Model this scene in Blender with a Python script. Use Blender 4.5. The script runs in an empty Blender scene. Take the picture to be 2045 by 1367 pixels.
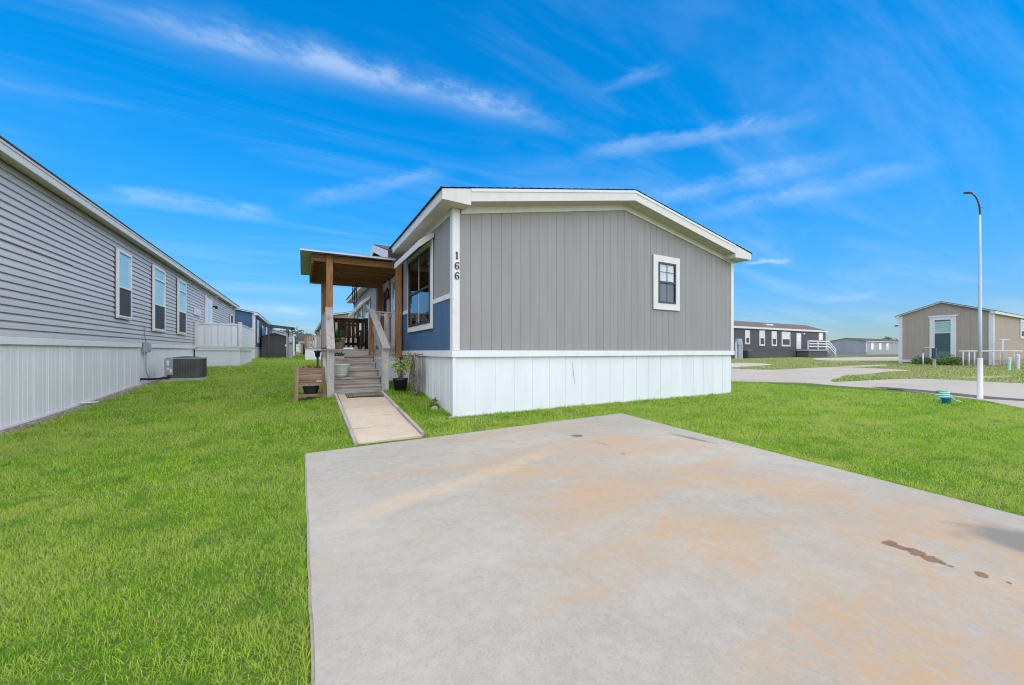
import bpy, bmesh, math, random
import numpy as np
from mathutils import Vector, Matrix
from mathutils.geometry import delaunay_2d_cdt

random.seed(7); np.random.seed(7)
S = bpy.context.scene
COL = S.collection
R = math.radians

# ------------------------------------------------------------------ camera
cam = bpy.data.cameras.new('camera')
cam.sensor_width = 36.0
cam.lens = 13.47
cam.shift_y = 0.0086
cam.clip_start = 0.05
cam.clip_end = 3000
CAM = bpy.data.objects.new('camera', cam); COL.objects.link(CAM)
CAM.location = (0, 0, 1.15)
CAM.rotation_euler = (R(90), 0, -R(28.68))
S.camera = CAM

# ------------------------------------------------------------------ sky and sun
SUN_EL, SUN_AZ = 50.0, 172.0        # azimuth clockwise from +Y: behind the camera
world = bpy.data.worlds.new('World'); S.world = world
world.use_nodes = True
wn = world.node_tree; wn.nodes.clear()
def WN(t, **k):
    n = wn.nodes.new(t)
    for a, b in k.items(): setattr(n, a, b)
    return n
def wl(a, b): wn.links.new(a, b)
def wmath(op, a, b=None, clamp=False):
    n = WN('ShaderNodeMath', operation=op, use_clamp=clamp)
    for i, v in enumerate((a, b)):
        if v is None: continue
        if hasattr(v, 'is_linked'): wl(v, n.inputs[i])
        else: n.inputs[i].default_value = v
    return n.outputs[0]
def wdot(vec, c):
    n = WN('ShaderNodeVectorMath', operation='DOT_PRODUCT')
    wl(vec, n.inputs[0]); n.inputs[1].default_value = c
    return n.outputs['Value']
def wsmooth(x, lo, hi, a=0.0, b=1.0):
    n = WN('ShaderNodeMapRange', interpolation_type='SMOOTHSTEP')
    wl(x, n.inputs[0]); n.inputs[1].default_value = lo; n.inputs[2].default_value = hi
    n.inputs[3].default_value = a; n.inputs[4].default_value = b
    return n.outputs[0]
tc = WN('ShaderNodeTexCoord'); D = tc.outputs['Generated']
sky = WN('ShaderNodeTexSky', sky_type='NISHITA', sun_disc=False)
sky.sun_elevation = R(SUN_EL); sky.sun_rotation = R(SUN_AZ)
sky.air_density = 1.0; sky.dust_density = 0.0; sky.ozone_density = 3.0; sky.altitude = 0
hsv = WN('ShaderNodeHueSaturation'); hsv.inputs['Saturation'].default_value = 1.45; hsv.inputs['Value'].default_value = 1.0
hsv.inputs['Hue'].default_value = 0.492
wl(sky.outputs[0], hsv.inputs['Color'])
tintm = WN('ShaderNodeMix', data_type='RGBA', blend_type='MULTIPLY'); tintm.inputs[0].default_value = 1.0; 
low = WN('ShaderNodeMix', data_type='RGBA'); sp0 = WN('ShaderNodeSeparateXYZ'); wl(D, sp0.inputs[0])
wl(wsmooth(sp0.outputs[2], -0.05, 0.42), low.inputs[0]); low.inputs[6].default_value = (.66, .86, 1.20, 1); low.inputs[7].default_value = (.76, .97, 1.08, 1)
wl(low.outputs[2], tintm.inputs[7])
bw_ = WN('ShaderNodeRGBToBW'); wl(hsv.outputs[0], bw_.inputs[0])
soft = wmath('DIVIDE', 1.72, wmath('ADD', 1.0, wmath('MULTIPLY', bw_.outputs[0], 0.38)))
scl = WN('ShaderNodeVectorMath', operation='SCALE'); wl(hsv.outputs[0], scl.inputs[0]); wl(soft, scl.inputs['Scale'])
wl(scl.outputs[0], tintm.inputs[6])
# high thin cloud: noise on a plane high above, stretched along the wind
sep = WN('ShaderNodeSeparateXYZ'); wl(D, sep.inputs[0])
zz = wmath('ADD', wmath('MAXIMUM', sep.outputs[2], 0.0), 0.10)
cmb = WN('ShaderNodeCombineXYZ')
wl(wmath('DIVIDE', sep.outputs[0], zz), cmb.inputs[0]); wl(wmath('DIVIDE', sep.outputs[1], zz), cmb.inputs[1])
mp = WN('ShaderNodeMapping'); mp.inputs['Rotation'].default_value = (0, 0, R(38)); mp.inputs['Scale'].default_value = (0.55, 2.2, 1)
wl(cmb.outputs[0], mp.inputs[0])
n1 = WN('ShaderNodeTexNoise'); n1.inputs['Scale'].default_value = 0.9; n1.inputs['Detail'].default_value = 6; n1.inputs['Roughness'].default_value = 0.62; n1.inputs['Distortion'].default_value = 0.6
wl(mp.outputs[0], n1.inputs['Vector'])
veil = wsmooth(n1.outputs[0], 0.42, 0.82, 0.0, 0.20)
n2 = WN('ShaderNodeTexNoise'); n2.inputs['Scale'].default_value = 11.0; n2.inputs['Detail'].default_value = 7; n2.inputs['Roughness'].default_value = 0.68
mp2 = WN('ShaderNodeMapping'); mp2.inputs['Scale'].default_value = (1, 1, 2.5); wl(D, mp2.inputs[0]); wl(mp2.outputs[0], n2.inputs['Vector'])
n3 = WN('ShaderNodeTexNoise'); n3.inputs['Scale'].default_value = 2.6; n3.inputs['Detail'].default_value = 2
wl(D, n3.inputs['Vector'])
wob = wmath('MULTIPLY', wmath('SUBTRACT', n2.outputs[0], 0.5), 0.045)
wob3 = wmath('MULTIPLY', wmath('SUBTRACT', n3.outputs[0], 0.5), 0.05)
patch = wsmooth(n2.outputs[0], 0.34, 0.64)
# streaks of cirrus and an old contrail: normal of the band's plane, its length axis, its middle, half length, half width, amount
STREAKS = [
 ((.0884,.5503,-.8303),(.9853,-.1706,-.0082),(.1462,.8173,.5573),.45,.0200,.25,.9),
 ((.0884,.5503,-.8303),(.9853,-.1706,-.0082),(.1462,.8173,.5573),.40,.040,.14,.9),
 ((.3265,.3208,-.8891),(.6228,-.7806,-.053),(.711,.5364,.4547),.25,0.0160,0.21,1.),
 ((.0702,.2961,-.9526),(.9804,.1557,.1207),(-.1841,.9424,.2793),.16,0.0160,0.24,1.),
 ((.3187,.1686,-.9327),(.5374,-.8428,.0313),(.7808,.5112,.3592),.25,0.0192,0.17,1.),
 ((.2856,.1262,-.95),(.4137,-.9104,.0035),(.8645,.394,.3122),.23,0.0192,0.17,1.),
 ((.3477,.3082,-.8855),(.9259,-.2618,.2724),(.1479,.9146,.3764),.20,0.0176,0.15,1.),
 ((.4242,.3803,-.8219),(.6845,-.7288,.0161),(.5929,.5694,.5695),.08,0.0112,0.16,1.),
 ((.1289,.1591,-.9788),(.4785,-.8745,-.0792),(.8686,.4581,.1889),.05,0.0056,0.37,.3),
 ((.1003,.0307,-.9945),(.3408,-.9401,.0053),(.9348,.3394,.1048),.045,0.0088,0.15,.4),
 ((-.0742,.0851,-.9936),(.9958,.0603,-.0692),(-.0541,.9945,.0892),.09,0.0112,0.21,.5),
]
wobs = wmath('ADD', wob, wob3)
total = None
for n_, t_, m_, hl, hw, amt, wb in STREAKS:
    across = wmath('ABSOLUTE', wmath('ADD', wdot(D, n_), wobs if wb > .6 else wob))
    k = wmath('MULTIPLY', wsmooth(across, 0.0, hw * 1.5, amt, 0.0), wsmooth(wmath('ABSOLUTE', wdot(D, t_)), hl * 0.45, hl * 1.05, 1.0, 0.0))
    total = k if total is None else wmath('ADD', total, k)
total = wmath('ADD', wmath('MULTIPLY', total, wmath('ADD', wmath('MULTIPLY', patch, .65), .30)), veil)
total = wmath('MINIMUM', wmath('MULTIPLY', total, wsmooth(sep.outputs[2], -0.02, 0.05)), 0.85)
cm = WN('ShaderNodeMix', data_type='RGBA'); wl(total, cm.inputs[0]); wl(tintm.outputs[2], cm.inputs[6])
cm.inputs[7].default_value = (4.6, 5.3, 6.0, 1)
bg = WN('ShaderNodeBackground'); bg.inputs['Strength'].default_value = 0.135
wl(cm.outputs[2], bg.inputs['Color'])
world.cycles.sampling_method = 'MANUAL'; world.cycles.sample_map_resolution = 256
wo = WN('ShaderNodeOutputWorld'); wl(bg.outputs[0], wo.inputs[0])

sun = bpy.data.lights.new('sun', 'SUN'); sun.energy = 3.6; sun.angle = R(148); sun.color = (1.0, 0.86, 0.66)
SUN = bpy.data.objects.new('sun', sun); COL.objects.link(SUN)
SUN.rotation_euler = (R(90 - SUN_EL), 0, R(180 - SUN_AZ))
SUN.rotation_euler = Vector((-math.sin(R(SUN_AZ)) * math.cos(R(SUN_EL)), -math.cos(R(SUN_AZ)) * math.cos(R(SUN_EL)), -math.sin(R(SUN_EL)))).to_track_quat('-Z', 'Y').to_euler()
SUN.location = (0, -5, 30)
vs = S.view_settings
vs.view_transform = 'Standard'; vs.look = 'None'; vs.exposure = 0.56; vs.gamma = 1.0
S.render.engine = 'CYCLES'
S.cycles.max_bounces = 6; S.cycles.diffuse_bounces = 3; S.cycles.transparent_max_bounces = 8
S.cycles.use_denoising = True; S.cycles.filter_width = 1.1

# ------------------------------------------------------------------ materials
def srgb(r, g, b):
    f = lambda c: (c / 255 / 12.92) if c / 255 <= .04045 else ((c / 255 + .055) / 1.055) ** 2.4
    return (f(r), f(g), f(b), 1)
def mul(c, k): return tuple(min(1, v * k) for v in c[:3]) + (1,)
def nd(m, t, **k):
    n = m.node_tree.nodes.new(t)
    for a, b in k.items(): setattr(n, a, b)
    return n
def lk(m, a, b): m.node_tree.links.new(a, b)
def base(name):
    m = bpy.data.materials.new(name); m.use_nodes = True
    b = m.node_tree.nodes['Principled BSDF']
    return m, b
def noise(m, vec, scale, detail=5, rough=.55, stretch=None, dist=0):
    if stretch:
        mp = nd(m, 'ShaderNodeMapping'); mp.inputs['Scale'].default_value = stretch
        lk(m, vec, mp.inputs[0]); vec = mp.outputs[0]
    n = nd(m, 'ShaderNodeTexNoise'); n.inputs['Scale'].default_value = scale
    n.inputs['Detail'].default_value = detail; n.inputs['Roughness'].default_value = rough
    n.inputs['Distortion'].default_value = dist
    lk(m, vec, n.inputs['Vector']); return n.outputs[0]
def ramp(m, x, lo, hi, a=0., b=1., smooth=True):
    n = nd(m, 'ShaderNodeMapRange', interpolation_type='SMOOTHSTEP' if smooth else 'LINEAR')
    lk(m, x, n.inputs[0])
    for i, v in enumerate((lo, hi, a, b)): n.inputs[i + 1].default_value = v
    return n.outputs[0]
def mth(m, op, a, b=None):
    n = nd(m, 'ShaderNodeMath', operation=op)
    for i, v in enumerate((a, b)):
        if v is None: continue
        if hasattr(v, 'is_linked'): lk(m, v, n.inputs[i])
        else: n.inputs[i].default_value = v
    return n.outputs[0]
def mix(m, f, a, b, blend='MIX'):
    n = nd(m, 'ShaderNodeMix', data_type='RGBA', blend_type=blend)
    for i, v in ((0, f), (6, a), (7, b)):
        if hasattr(v, 'is_linked'): lk(m, v, n.inputs[i])
        else: n.inputs[i].default_value = v
    return n.outputs[2]
def bump(m, b, h, strength, dist=.01):
    n = nd(m, 'ShaderNodeBump'); n.inputs['Strength'].default_value = strength; n.inputs['Distance'].default_value = dist
    lk(m, h, n.inputs['Height']); lk(m, n.outputs[0], b.inputs['Normal'])
def pos(m): return nd(m, 'ShaderNodeNewGeometry').outputs['Position']
def rnd(m): return nd(m, 'ShaderNodeObjectInfo').outputs['Random']

def plain(name, col, rough=.6, var=.08, scale=3., piece=.04, stretch=(1, 1, 1), bmp=.0, bscale=60., metal=0., spec=.4, dirt=None, dirt_amt=.0):
    """paint or plastic: a base colour with soft uneven fading, fine relief and a little difference from piece to piece"""
    m, b = base(name); p = pos(m)
    n = noise(m, p, scale, 7, .6, stretch)
    k = ramp(m, n, .3, .7, 1 - var, 1 + var, False)
    k = mth(m, 'MULTIPLY', k, ramp(m, rnd(m), 0, 1, 1 - piece, 1 + piece, False))
    c = mix(m, 1.0, col, (1, 1, 1, 1), 'MULTIPLY')
    n_ = nd(m, 'ShaderNodeVectorMath', operation='SCALE'); lk(m, c, n_.inputs[0]); lk(m, k, n_.inputs['Scale'])
    out = n_.outputs[0]
    if dirt:
        dn = ramp(m, noise(m, p, 5.5, 8, .65, (1.2, 1.2, .35)), .50, .72, 0, dirt_amt)
        out = mix(m, dn, out, dirt)
    lk(m, out, b.inputs['Base Color'])
    b.inputs['Roughness'].default_value = rough; b.inputs['Metallic'].default_value = metal
    b.inputs['Specular IOR Level'].default_value = spec
    if bmp: bump(m, b, noise(m, p, bscale, 4, .6, stretch), bmp, .004)
    return m

def wood(name, c0, c1, axis, grey=None, grey_amt=0., knots=True, rough=.8):
    m, b = base(name); p = pos(m)
    st = {'x': (.6, 14, 14), 'y': (14, .6, 14), 'z': (14, 14, .6)}[axis]
    oi = rnd(m)
    sh = nd(m, 'ShaderNodeVectorMath', operation='ADD'); lk(m, p, sh.inputs[0])
    cb = nd(m, 'ShaderNodeCombineXYZ')
    for i in range(3): lk(m, mth(m, 'MULTIPLY', oi, 7.3 + i), cb.inputs[i])
    lk(m, cb.outputs[0], sh.inputs[1]); q = sh.outputs[0]
    g = noise(m, q, 3.2, 8, .62, st, 1.2)
    c = mix(m, ramp(m, g, .33, .68), c0, c1)
    if grey:
        w = ramp(m, noise(m, q, 2.2, 6, .6, tuple(max(.5, v * .25) for v in st)), .5 - grey_amt * .4, .72 - grey_amt * .4)
        c = mix(m, w, c, mix(m, ramp(m, g, .3, .7), mul(grey, .72), mul(grey, 1.15)))
    if knots:
        v = nd(m, 'ShaderNodeTexVoronoi'); v.inputs['Scale'].default_value = 3.1
        mp = nd(m, 'ShaderNodeMapping'); mp.inputs['Scale'].default_value = {'x': (.8, 2, 2), 'y': (2, .8, 2), 'z': (2, 2, .8)}[axis]
        lk(m, q, mp.inputs[0]); lk(m, mp.outputs[0], v.inputs['Vector'])
        c = mix(m, ramp(m, v.outputs['Distance'], .045, .085, .75, 0), c, mul(c0, .25))
    n_ = nd(m, 'ShaderNodeVectorMath', operation='SCALE'); lk(m, c, n_.inputs[0]); lk(m, ramp(m, oi, 0, 1, .84, 1.14, False), n_.inputs['Scale'])
    lk(m, n_.outputs[0], b.inputs['Base Color']); b.inputs['Roughness'].default_value = rough
    b.inputs['Specular IOR Level'].default_value = .25
    bump(m, b, g, .35, .004)
    return m

M = {}
M['siding_gray'] = plain('siding_gray', (.295, .282, .280, 1), .75, .06, 2.2, .025, (3, 3, .4), .35, 90)
M['siding_blue'] = plain('siding_blue', (.058, .125, .235, 1), .7, .08, 2.2, .04, (3, 3, .4), .35, 90)
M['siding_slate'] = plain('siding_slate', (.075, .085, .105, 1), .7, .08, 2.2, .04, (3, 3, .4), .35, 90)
M['groove'] = plain('groove', (.17, .165, .165, 1), .9, .1)
M['trim_white'] = plain('trim_white', (.69, .685, .68, 1), .5, .05, 4, .02, (1, 1, 1), .08, 40, dirt=(.48, .45, .40, 1), dirt_amt=.10)
M['fascia_white'] = plain('fascia_white', (.63, .615, .58, 1), .5, .05, 4, .02, (1, 1, 1), .1, 30, dirt=(.42, .39, .33, 1), dirt_amt=.18)
M['soffit'] = plain('soffit', (.62, .545, .455, 1), .6, .05, 4, .02)
M['skirt'] = plain('skirt', (.74, .76, .79, 1), .42, .04, 1.4, .018, (2, 2, .3), .05, 25, dirt=(.52, .52, .50, 1), dirt_amt=.16)
M['shingle'] = plain('shingle', (.07, .063, .057, 1), .95, .25, 14, .1, (1, 1, 1), .6, 120)
M['shingle_brown'] = plain('shingle_brown', (.145, .118, .098, 1), .95, .18, 6, .1, (1, 1, 1), .6, 100)
M['lap'] = plain('lap', (.53, .515, .535, 1), .48, .05, 1.5, .03, (1, .25, 1), .1, 45)
M['window_black'] = plain('window_black', (.035, .034, .037, 1), .4, .1, 6)
M['window_white'] = plain('window_white', (.74, .74, .73, 1), .4, .04, 6)
M['interior'] = plain('interior', (.016, .017, .019, 1), .9, .2, 4)
M['blind'] = plain('blind', (.70, .74, .76, 1), .6, .05, 5)
M['blind_teal'] = plain('blind_teal', (.42, .62, .58, 1), .55, .06, 3)
M['screen'] = plain('screen', (.060, .063, .070, 1), .7, .15, 8)
M['number_black'] = plain('number_black', (.012, .012, .012, 1), .35, .1, 8)
M['galv'] = plain('galv', (.44, .45, .46, 1), .45, .1, 5, .03, (1, 1, 1), .1, 30, metal=.55)
M['galv_under'] = plain('galv_under', (.26, .26, .25, 1), .6, .12, 5)
BR0, BR1 = (.215, .098, .040, 1), (.44, .225, .100, 1)
for ax in 'xyz':
    M['brown_' + ax] = wood('brown_' + ax, BR0, BR1, ax)
    M['gray_' + ax] = wood('gray_' + ax, (.19, .13, .09, 1), (.43, .335, .25, 1), ax, (.44, .41, .375, 1), .6)
    M['dark_' + ax] = wood('dark_' + ax, (.050, .025, .014, 1), (.120, .060, .034, 1), ax, knots=False)
    M['cedar_' + ax] = wood('cedar_' + ax, (.17, .088, .052, 1), (.33, .185, .115, 1), ax, (.29, .22, .18, 1), .22)
M['ceiling'] = wood('ceiling', (.085, .032, .014, 1), (.155, .066, .030, 1), 'x')
M['tread'] = wood('tread', (.19, .095, .052, 1), (.40, .26, .17, 1), 'x', (.42, .37, .32, 1), .4)
M['black_plastic'] = plain('black_plastic', (.016, .016, .019, 1), .45, .15, 7)
M['black_metal'] = plain('black_metal', (.02, .02, .022, 1), .4, .1, 7)
M['pot_glaze'] = plain('pot_glaze', (.54, .58, .53, 1), .35, .06, 6)
M['pot_beige'] = plain('pot_beige', (.46, .38, .28, 1), .6, .1, 6)
M['hose'] = plain('hose', (.235, .21, .175, 1), .5, .15, 20)
M['leaf'] = plain('leaf', (.115, .20, .035, 1), .5, .35, 30, .1)
M['leaf_lemon'] = plain('leaf_lemon', (.33, .40, .07, 1), .5, .45, 24, .1)
M['leaf_dark'] = plain('leaf_dark', (.045, .10, .025, 1), .55, .4, 12, .1)
M['leaf_hazy'] = plain('leaf_hazy', (.10, .14, .10, 1), .7, .3, 2, .1)
M['bark'] = plain('bark', (.12, .085, .06, 1), .9, .2, 12)
M['soil'] = plain('soil', (.035, .026, .02, 1), .95, .3, 20)
M['petal_red'] = plain('petal_red', (.50, .02, .025, 1), .5, .2, 20)
M['ac_gray'] = plain('ac_gray', (.33, .345, .37, 1), .45, .06, 5)
M['ac_dark'] = plain('ac_dark', (.05, .049, .05, 1), .5, .1, 8)
M['ac_fin'] = plain('ac_fin', (.165, .16, .158, 1), .45, .1, 8)
M['sticker'] = plain('sticker', (.78, .79, .80, 1), .4, .03, 8)
M['elec_gray'] = plain('elec_gray', (.36, .39, .40, 1), .45, .07, 7)
M['conduit'] = plain('conduit', (.30, .31, .33, 1), .45, .07, 7)
M['copper_wrap'] = plain('copper_wrap', (.018, .017, .017, 1), .7, .1, 9)
M['shed_dark'] = plain('shed_dark', (.115, .107, .11, 1), .5, .06, 4, .05)
M['taupe'] = plain('taupe', (.285, .250, .205, 1), .8, .05, 3, .02, (2, 2, .4), .2, 60)
M['tan'] = plain('tan', (.375, .31, .25, 1), .8, .06, 3, .02, (2, 2, .4), .2, 60)
M['charcoal'] = plain('charcoal', (.085, .084, .098, 1), .8, .07, 3, .02, (2, 2, .4), .2, 60)
M['charcoal_skirt'] = plain('charcoal_skirt', (.10, .095, .095, 1), .8, .08, 3, .03)
M['paleblue_gray'] = plain('paleblue_gray', (.33, .35, .39, 1), .8, .05, 2)
M['teal_glass'] = plain('teal_glass', (.060, .13, .125, 1), .2, .1, 3)
M['post_white'] = plain('post_white', (.58, .64, .73, 1), .4, .05, 5)
M['bronze'] = plain('bronze', (.105, .058, .034, 1), .45, .12, 9)
M['bin_blue'] = plain('bin_blue', (.06, .30, .62, 1), .45, .1, 9)
M['hose_green'] = plain('hose_green', (.06, .36, .23, 1), .45, .25, 9)
M['hose_mint'] = plain('hose_mint', (.46, .72, .60, 1), .45, .2, 9)
M['stone'] = plain('stone', (.38, .33, .26, 1), .85, .2, 18, .1, (1, 1, 1), .5, 60)
M['metal_dark'] = plain('metal_dark', (.07, .07, .09, 1), .45, .1, 6)
M['curtain'] = plain('curtain', (.55, .57, .60, 1), .7, .15, 3)

def glass_mat(name, tint, base_f=.10):
    m = bpy.data.materials.new(name); m.use_nodes = True; nt = m.node_tree; nt.nodes.clear()
    o = nt.nodes.new('ShaderNodeOutputMaterial'); mx = nt.nodes.new('ShaderNodeMixShader')
    t = nt.nodes.new('ShaderNodeBsdfTransparent'); t.inputs[0].default_value = tint
    g = nt.nodes.new('ShaderNodeBsdfGlossy'); g.inputs['Roughness'].default_value = .02; g.inputs[0].default_value = (.95, .97, 1, 1)
    f = nt.nodes.new('ShaderNodeLayerWeight'); f.inputs['Blend'].default_value = .5
    pw = nt.nodes.new('ShaderNodeMath'); pw.operation = 'POWER'; pw.inputs[1].default_value = 5.0
    nt.links.new(f.outputs['Facing'], pw.inputs[0])
    a = nt.nodes.new('ShaderNodeMath'); a.operation = 'MULTIPLY_ADD'; a.use_clamp = True; a.inputs[1].default_value = .6; a.inputs[2].default_value = base_f
    nt.links.new(pw.outputs[0], a.inputs[0]); nt.links.new(a.outputs[0], mx.inputs[0])
    nt.links.new(t.outputs[0], mx.inputs[1]); nt.links.new(g.outputs[0], mx.inputs[2]); nt.links.new(mx.outputs[0], o.inputs[0])
    return m
M['glass'] = glass_mat('glass', (.97, .985, .985, 1), .06)
M['glass_dim'] = glass_mat('glass_dim', (.62, .66, .70, 1), .04)
M['glass_soft'] = glass_mat('glass_soft', (.98, .99, .99, 1), .02)
M['glass_dark'] = glass_mat('glass_dark', (.30, .32, .35, 1), .16)

# driveway concrete: broom grain, rust coloured mud dried in patches, a crazed lace of it, oil drips
def concrete(name, c_lo, c_hi, stains=True):
    m, b = base(name); p = pos(m)
    big = noise(m, p, .55, 5, .55)
    mid = noise(m, p, 4.5, 8, .62)
    fine = noise(m, p, 95, 3, .6)
    c = mix(m, ramp(m, big, .3, .7), c_lo, c_hi)
    c = mix(m, ramp(m, mid, .35, .68, 0, .38), c, mul(c_lo, .80))
    c = mix(m, ramp(m, fine, .34, .5, .28, 0), c, mul(c_lo, .6))
    c = mix(m, ramp(m, noise(m, p, 22, 6, .7), .40, .66, 0, .30), c, mul(c_hi, 1.14))
    if stains:
        # mud: strong towards the middle right of the slab, in drawn-out sweeps
        mp = nd(m, 'ShaderNodeMapping'); mp.inputs['Rotation'].default_value = (0, 0, R(-32)); mp.inputs['Scale'].default_value = (.62, 1.5, 1)
        lk(m, p, mp.inputs[0])
        sweep = noise(m, mp.outputs[0], 1.05, 6, .58, None, .7)
        sx = nd(m, 'ShaderNodeSeparateXYZ'); lk(m, p, sx.inputs[0])
        side = ramp(m, sx.outputs[0], .1, 2.3, -.17, .07)
        edge = ramp(m, mth(m, 'SUBTRACT', sx.outputs[0], mth(m, 'MULTIPLY', sx.outputs[1], .17)), 3.2, 4.3, 0, -.25)
        far = ramp(m, sx.outputs[1], 3.2, 5.0, 0, -.14)
        s = mth(m, 'ADD', mth(m, 'ADD', sweep, side), mth(m, 'ADD', edge, far))
        mud = ramp(m, s, .36, .64)
        v = nd(m, 'ShaderNodeTexVoronoi', feature='DISTANCE_TO_EDGE'); v.inputs['Scale'].default_value = 34
        wv = nd(m, 'ShaderNodeVectorMath', operation='ADD'); lk(m, p, wv.inputs[0])
        nz = nd(m, 'ShaderNodeTexNoise'); nz.inputs['Scale'].default_value = 6; lk(m, p, nz.inputs['Vector'])
        sc = nd(m, 'ShaderNodeVectorMath', operation='SCALE'); sc.inputs['Scale'].default_value = .20; lk(m, nz.outputs['Color'], sc.inputs[0])
        lk(m, sc.outputs[0], wv.inputs[1]); lk(m, wv.outputs[0], v.inputs['Vector'])
        lace = ramp(m, v.outputs['Distance'], .04, .17, 1, .18)
        zone = ramp(m, noise(m, p, 1.3, 4, .5), .44, .56)
        c = mix(m, mth(m, 'MULTIPLY', mth(m, 'MULTIPLY', mth(m, 'MULTIPLY', zone, mud), mth(m, 'SUBTRACT', 1.0, lace)), .38), c, (.285, .280, .262, 1))
        mudf = mth(m, 'MULTIPLY', mud, mth(m, 'ADD', mth(m, 'MULTIPLY', zone, mth(m, 'SUBTRACT', lace, 1.0)), 1.0))
        mudf = mth(m, 'MULTIPLY', mudf, ramp(m, noise(m, p, 24, 6, .75), .36, .58, .30, 1.0))
        mudc = mix(m, ramp(m, noise(m, p, 2.3, 5), .35, .65), (.47, .320, .170, 1), (.49, .315, .182, 1))
        c = mix(m, mth(m, 'MULTIPLY', mudf, .86), c, mudc)
        # one long curved wash of dried mud across the far left
        arc = mth(m, 'ABSOLUTE', mth(m, 'SUBTRACT', mth(m, 'ADD', sx.outputs[1], mth(m, 'MULTIPLY', noise(m, p, 2.2, 4), .35)), mth(m, 'ADD', mth(m, 'MULTIPLY', sx.outputs[0], .36), 2.86)))
        af = mth(m, 'MULTIPLY', ramp(m, arc, .02, .22, .60, 0), ramp(m, noise(m, p, 9, 6, .65), .32, .55))
        af = mth(m, 'MULTIPLY', af, ramp(m, sx.outputs[0], .05, .6))
        af = mth(m, 'MULTIPLY', af, ramp(m, sx.outputs[0], 2.0, 2.9, 1, 0))
        c = mix(m, af, c, (.57, .43, .275, 1))
        # grey patches where the mud has washed off
        gw = mth(m, 'MULTIPLY', ramp(m, noise(m, mp.outputs[0], 2.1, 6, .6), .56, .70, 0, .5), mud)
        c = mix(m, gw, c, (.37, .37, .36, 1))
        def spot(x, y, r, rx, ry, colr, amt, soft=.25):
            nonlocal c
            dx = mth(m, 'DIVIDE', mth(m, 'SUBTRACT', sx.outputs[0], x), rx)
            dy = mth(m, 'DIVIDE', mth(m, 'SUBTRACT', sx.outputs[1], y), ry)
            d = mth(m, 'SQRT', mth(m, 'ADD', mth(m, 'MULTIPLY', dx, dx), mth(m, 'MULTIPLY', dy, dy)))
            d = mth(m, 'ADD', d, mth(m, 'MULTIPLY', mth(m, 'SUBTRACT', noise(m, p, r, 4), .5), 1.5))
            c = mix(m, ramp(m, d, 1 - soft, 1 + soft, amt, 0), c, colr)
        brown = (.20, .105, .055, 1)
        for x, y, rx, ry in ((3.03, .912, .045, .030), (3.015, .862, .030, .045), (3.02, .80, .05, .045), (2.995, .738, .045, .04), (2.99, .69, .02, .018), (2.985, .66, .018, .012), (3.007, .559, .035, .026), (3.02, .475, .014, .01)):
            spot(x, y, 26, rx, ry, brown, .85, .12)
        spot(3.22, 4.07, 12, .085, .075, (.16, .115, .075, 1), .85, .12)
        spot(3.21, 3.60, 20, .02, .16, (.24, .20, .15, 1), .6, .2)
        spot(3.10, 3.11, 20, .03, .02, (.16, .12, .09, 1), .7, .2)
        spot(3.74, .50, 5, .22, .27, (.185, .178, .155, 1), .85, .5)
        spot(4.43, 3.25, 9, .05, .28, (.14, .14, .14, 1), .7, .5)
    if not stains:
        pv = nd(m, 'ShaderNodeVectorMath', operation='SCALE'); lk(m, c, pv.inputs[0]); lk(m, ramp(m, rnd(m), 0, 1, .90, 1.06, False), pv.inputs['Scale']); c = pv.outputs[0]
    lk(m, c, b.inputs['Base Color']); b.inputs['Roughness'].default_value = .85; b.inputs['Specular IOR Level'].default_value = .25
    bump(m, b, mth(m, 'ADD', fine, mth(m, 'MULTIPLY', mid, .6)), .35, .003)
    return m
M['drive'] = concrete('drive', (.372, .347, .289, 1), (.448, .420, .353, 1))
M['road'] = concrete('road', (.455, .405, .325, 1), (.53, .475, .385, 1), False)
M['slab'] = concrete('slab', (.55, .45, .33, 1), (.63, .53, .40, 1), False)
M['road_dark'] = plain('road_dark', (.075, .07, .075, 1), .8, .3, 2.0, 0, (1, 1, 1), .3, 60)

def ground_mat():
    m, b = base('ground'); p = pos(m)
    sx = nd(m, 'ShaderNodeSeparateXYZ'); lk(m, p, sx.inputs[0])
    big = noise(m, p, .35, 6, .6); mid = noise(m, p, 2.5, 8, .65); fine = noise(m, p, 38, 5, .7)
    lawn = mix(m, ramp(m, mid, .3, .7), (.10, .19, .018, 1), (.17, .28, .03, 1))
    lawn = mix(m, ramp(m, fine, .35, .7), (.085, .13, .02, 1), lawn)
    dry = mix(m, ramp(m, mid, .35, .66), (.135, .145, .045, 1), (.225, .20, .085, 1))
    dry = mix(m, ramp(m, big, .42, .62), dry, (.105, .165, .035, 1))
    dry = mix(m, ramp(m, noise(m, p, .22, 5, .55, (.4, 1.4, 1)), .60, .68), dry, (.44, .36, .25, 1))
    far = ramp(m, sx.outputs[0], 19, 24)
    far2 = ramp(m, sx.outputs[1], 36, 46)
    c = mix(m, mth(m, 'MAXIMUM', far, far2), lawn, dry)
    lk(m, c, b.inputs['Base Color']); b.inputs['Roughness'].default_value = .95; b.inputs['Specular IOR Level'].default_value = .1
    bump(m, b, fine, .8, .02)
    return m
M['ground'] = ground_mat()

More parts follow.
